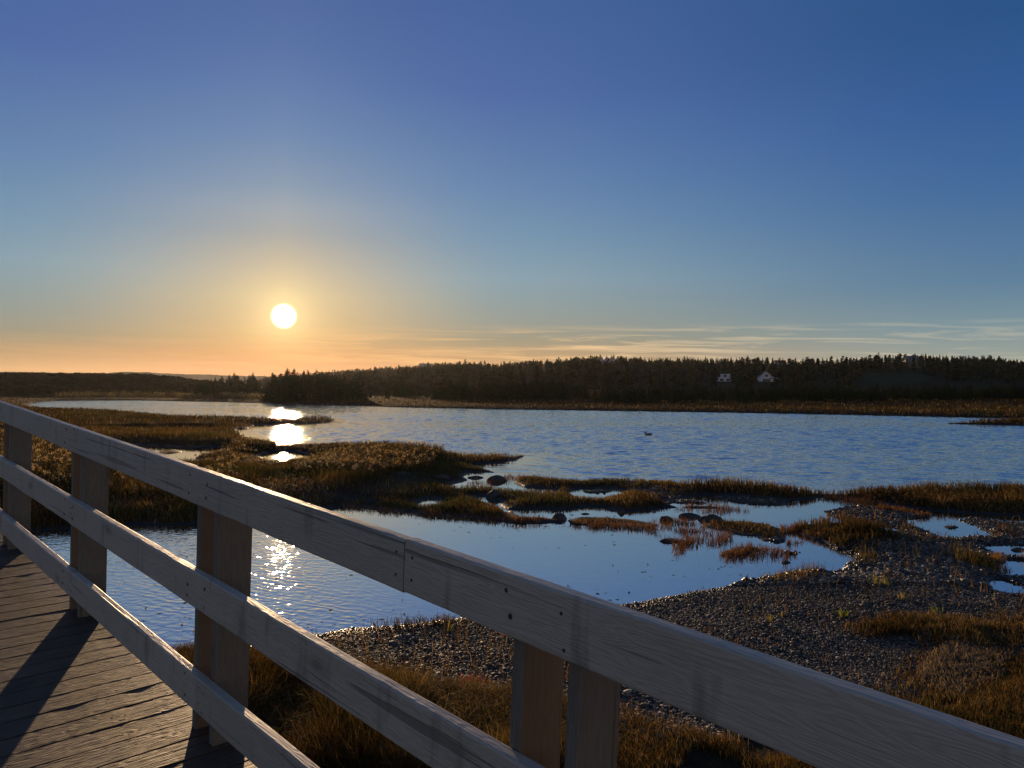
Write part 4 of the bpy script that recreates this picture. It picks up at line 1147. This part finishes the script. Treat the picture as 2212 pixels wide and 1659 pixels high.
W = bpy.data.worlds.new('World'); SC.world = W; W.use_nodes = True; nt = W.node_tree; nt.nodes.clear()
T = NT.__new__(NT); T.t = nt; T.m = None
out = nt.nodes.new('ShaderNodeOutputWorld'); bg = nt.nodes.new('ShaderNodeBackground'); nt.links.new(bg.outputs[0], out.inputs[0])
sky = nt.nodes.new('ShaderNodeTexSky'); sky.sky_type = 'NISHITA'; sky.sun_disc = False
sky.sun_elevation = sun_el; sky.sun_rotation = sun_az; sky.altitude = 0; sky.air_density = 1.0; sky.dust_density = 1.0; sky.ozone_density = 2.0
gen = nt.nodes.new('ShaderNodeTexCoord').outputs['Generated']
nrmz = T.n('ShaderNodeVectorMath', operation='NORMALIZE'); nt.links.new(gen, nrmz.inputs[0]); dirv = nrmz.outputs[0]
dot = T.n('ShaderNodeVectorMath', operation='DOT_PRODUCT'); nt.links.new(dirv, dot.inputs[0]); dot.inputs[1].default_value = sdir
ang = T.math('ARCCOSINE', T.math('MINIMUM', dot.outputs['Value'], .9999999))
SKY = sky.outputs[0]
# the sun's disc and the bright aureole of the air around it
deg = T.math('MULTIPLY', ang, 180 / math.pi)


def glow(width, amp, col, base):
    e = T.math('EXPONENT', T.math('MULTIPLY', T.math('DIVIDE', deg, width), -1.0))
    m = T.n('ShaderNodeVectorMath', operation='SCALE'); m.inputs[0].default_value = col; nt.links.new(T.math('MULTIPLY', e, amp), m.inputs['Scale'])
    a_ = T.n('ShaderNodeVectorMath', operation='ADD'); nt.links.new(base, a_.inputs[0]); nt.links.new(m.outputs[0], a_.inputs[1]); return a_.outputs[0]


def lin(*rgb):
    return tuple((c / 255 / 12.92 if c <= 10 else ((c / 255 + .055) / 1.055) ** 2.4) for c in rgb)


sep = T.n('ShaderNodeSeparateXYZ'); nt.links.new(dirv, sep.inputs[0])
el = T.math('MULTIPLY', T.math('ARCSINE', sep.outputs[2]), 180 / math.pi)
azs = T.math('SUBTRACT', T.math('MULTIPLY', T.math('ARCTAN2', sep.outputs[0], sep.outputs[1]), 180 / math.pi), math.degrees(sun_az))
hc_ = Vector((sdir.x, sdir.y, 0)).normalized()
flat = T.n('ShaderNodeVectorMath', operation='MULTIPLY'); nt.links.new(dirv, flat.inputs[0]); flat.inputs[1].default_value = (1, 1, 0)
fl2 = T.n('ShaderNodeVectorMath', operation='NORMALIZE'); nt.links.new(flat.outputs[0], fl2.inputs[0])
hd = T.n('ShaderNodeVectorMath', operation='DOT_PRODUCT'); nt.links.new(fl2.outputs[0], hd.inputs[0]); hd.inputs[1].default_value = hc_
daz = T.math('MULTIPLY', T.math('ARCCOSINE', T.math('MINIMUM', T.math('MAXIMUM', hd.outputs['Value'], -.9999999), .9999999)), 180 / math.pi)
ZEN = (.022, .065, .18)


def eramp(tab):
    f = T.math('SQRT', T.math('DIVIDE', T.math('MAXIMUM', el, 0.0), 90.0))
    st = [(math.sqrt(e / 90), lin(*c_)) for e, c_ in tab] + [(math.sqrt(48 / 90), tuple(.5 * (a + b) for a, b in zip(lin(*tab[-1][1]), ZEN))), (1.0, ZEN)]
    return T.ramp(f, st)


def upto(a, b):
    m = T.n('ShaderNodeMapRange', interpolation_type='SMOOTHSTEP'); m.inputs['From Min'].default_value = a; m.inputs['From Max'].default_value = b
    nt.links.new(daz, m.inputs['Value']); return m.outputs[0]


R0 = eramp([(0, (214, 116, 58)), (1.2, (222, 132, 66)), (2.5, (230, 158, 88)), (3.8, (234, 184, 114)), (6.4, (232, 198, 138)), (7.7, (219, 191, 145)), (9.35, (198, 181, 153)), (10.9, (174, 170, 162)), (12.5, (163, 169, 174)), (14.1, (140, 158, 176)), (17.2, (112, 140, 176)), (20.1, (96, 126, 173)), (23, (85, 114, 166)), (25.7, (80, 106, 160))])
R1 = eramp([(0, (214, 152, 96)), (1.2, (210, 158, 104)), (2.3, (184, 148, 106)), (3.4, (152, 144, 120)), (4.65, (144, 150, 140)), (6.2, (138, 155, 156)), (8.0, (132, 159, 172)), (11.0, (113, 147, 174)), (14.7, (95, 130, 173)), (20.9, (75, 106, 164)), (26.7, (66, 98, 155))])
R2 = eramp([(0, (168, 166, 148)), (1.6, (156, 163, 151)), (3.9, (122, 147, 156)), (6.7, (92, 127, 156)), (12.3, (65, 106, 156)), (17.7, (50, 91, 150)), (22.8, (41, 82, 134))])
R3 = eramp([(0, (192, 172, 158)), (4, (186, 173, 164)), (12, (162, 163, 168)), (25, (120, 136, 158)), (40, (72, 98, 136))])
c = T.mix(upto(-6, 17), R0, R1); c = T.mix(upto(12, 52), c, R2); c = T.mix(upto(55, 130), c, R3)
# thin cirrus low in the west
cv = T.n('ShaderNodeCombineXYZ'); nt.links.new(T.math('MULTIPLY', azs, .085), cv.inputs[0])
nt.links.new(T.math('ADD', T.math('MULTIPLY', el, 1.7), T.math('MULTIPLY', azs, .035)), cv.inputs[1])
cv.inputs[2].default_value = 7.3
n1 = T.noise(cv.outputs[0], 1.0, 6, .58, .9)
band = T.math('MULTIPLY', T.ramp(T.math('DIVIDE', el, 10.0), [(.08, 0.0), (.16, 1.0), (.34, .9), (.46, 0.0)]), T.ramp(T.math('DIVIDE', T.math('ADD', azs, 40.0), 100.0), [(.22, .05), (.36, .10), (.48, .50), (.64, .9), (.80, .75), (.93, .3), (1.0, .25)]))
cl = T.math('MULTIPLY', T.ramp(n1, [(.475, 0.0), (.55, .5), (.64, 1.0)]), band)
ccol = T.mix(upto(5, 40), lin(255, 196, 122), lin(228, 208, 174))
c = T.mix(T.math('MULTIPLY', cl, .95), c, ccol)
# a share of the physical sky, then to the brightness the background strength expects
tame = T.n('ShaderNodeVectorMath', operation='MINIMUM'); nt.links.new(SKY, tame.inputs[0]); tame.inputs[1].default_value = (5, 5, 5)
ten = T.n('ShaderNodeVectorMath', operation='SCALE'); nt.links.new(c, ten.inputs[0]); ten.inputs['Scale'].default_value = 10.0
c = T.mix(.025, ten.outputs[0], tame.outputs[0])
c = glow(1.6, 6.0, (1.0, .80, .36), c)
soft = T.n('ShaderNodeMapRange', interpolation_type='SMOOTHSTEP'); nt.links.new(deg, soft.inputs['Value'])
for k_, v_ in (('From Min', .30), ('From Max', .98), ('To Min', 1.0), ('To Max', 0.0)): soft.inputs[k_].default_value = v_
dm = T.n('ShaderNodeVectorMath', operation='SCALE'); dm.inputs[0].default_value = (1.0, .93, .72); nt.links.new(T.math('MULTIPLY', soft.outputs[0], 60.0), dm.inputs['Scale'])
ad = T.n('ShaderNodeVectorMath', operation='ADD'); nt.links.new(c, ad.inputs[0]); nt.links.new(dm.outputs[0], ad.inputs[1]); c = ad.outputs[0]
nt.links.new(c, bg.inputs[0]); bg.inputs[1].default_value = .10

# ------------------------------------------------------------------ camera and view
cam = bpy.data.cameras.new('camera'); cam.sensor_width = 36; cam.lens = F / 2212 * 36; cam.clip_start = .05; cam.clip_end = 20000
co = bpy.data.objects.new('camera', cam); COL.objects.link(co); co.location = (0, 0, H)
co.rotation_euler = (math.radians(90) + math.atan((HZ - 829.5) / F), 0, 0); SC.camera = co
SC.view_settings.view_transform = 'Standard'; SC.view_settings.look = 'None'; SC.view_settings.gamma = 1; SC.view_settings.exposure = 0
cy = SC.cycles
cy.use_denoising = True; cy.max_bounces = 6; cy.diffuse_bounces = 2; cy.glossy_bounces = 3; cy.transmission_bounces = 2; cy.volume_bounces = 0; cy.transparent_max_bounces = 4
cy.sample_clamp_indirect = 6.0
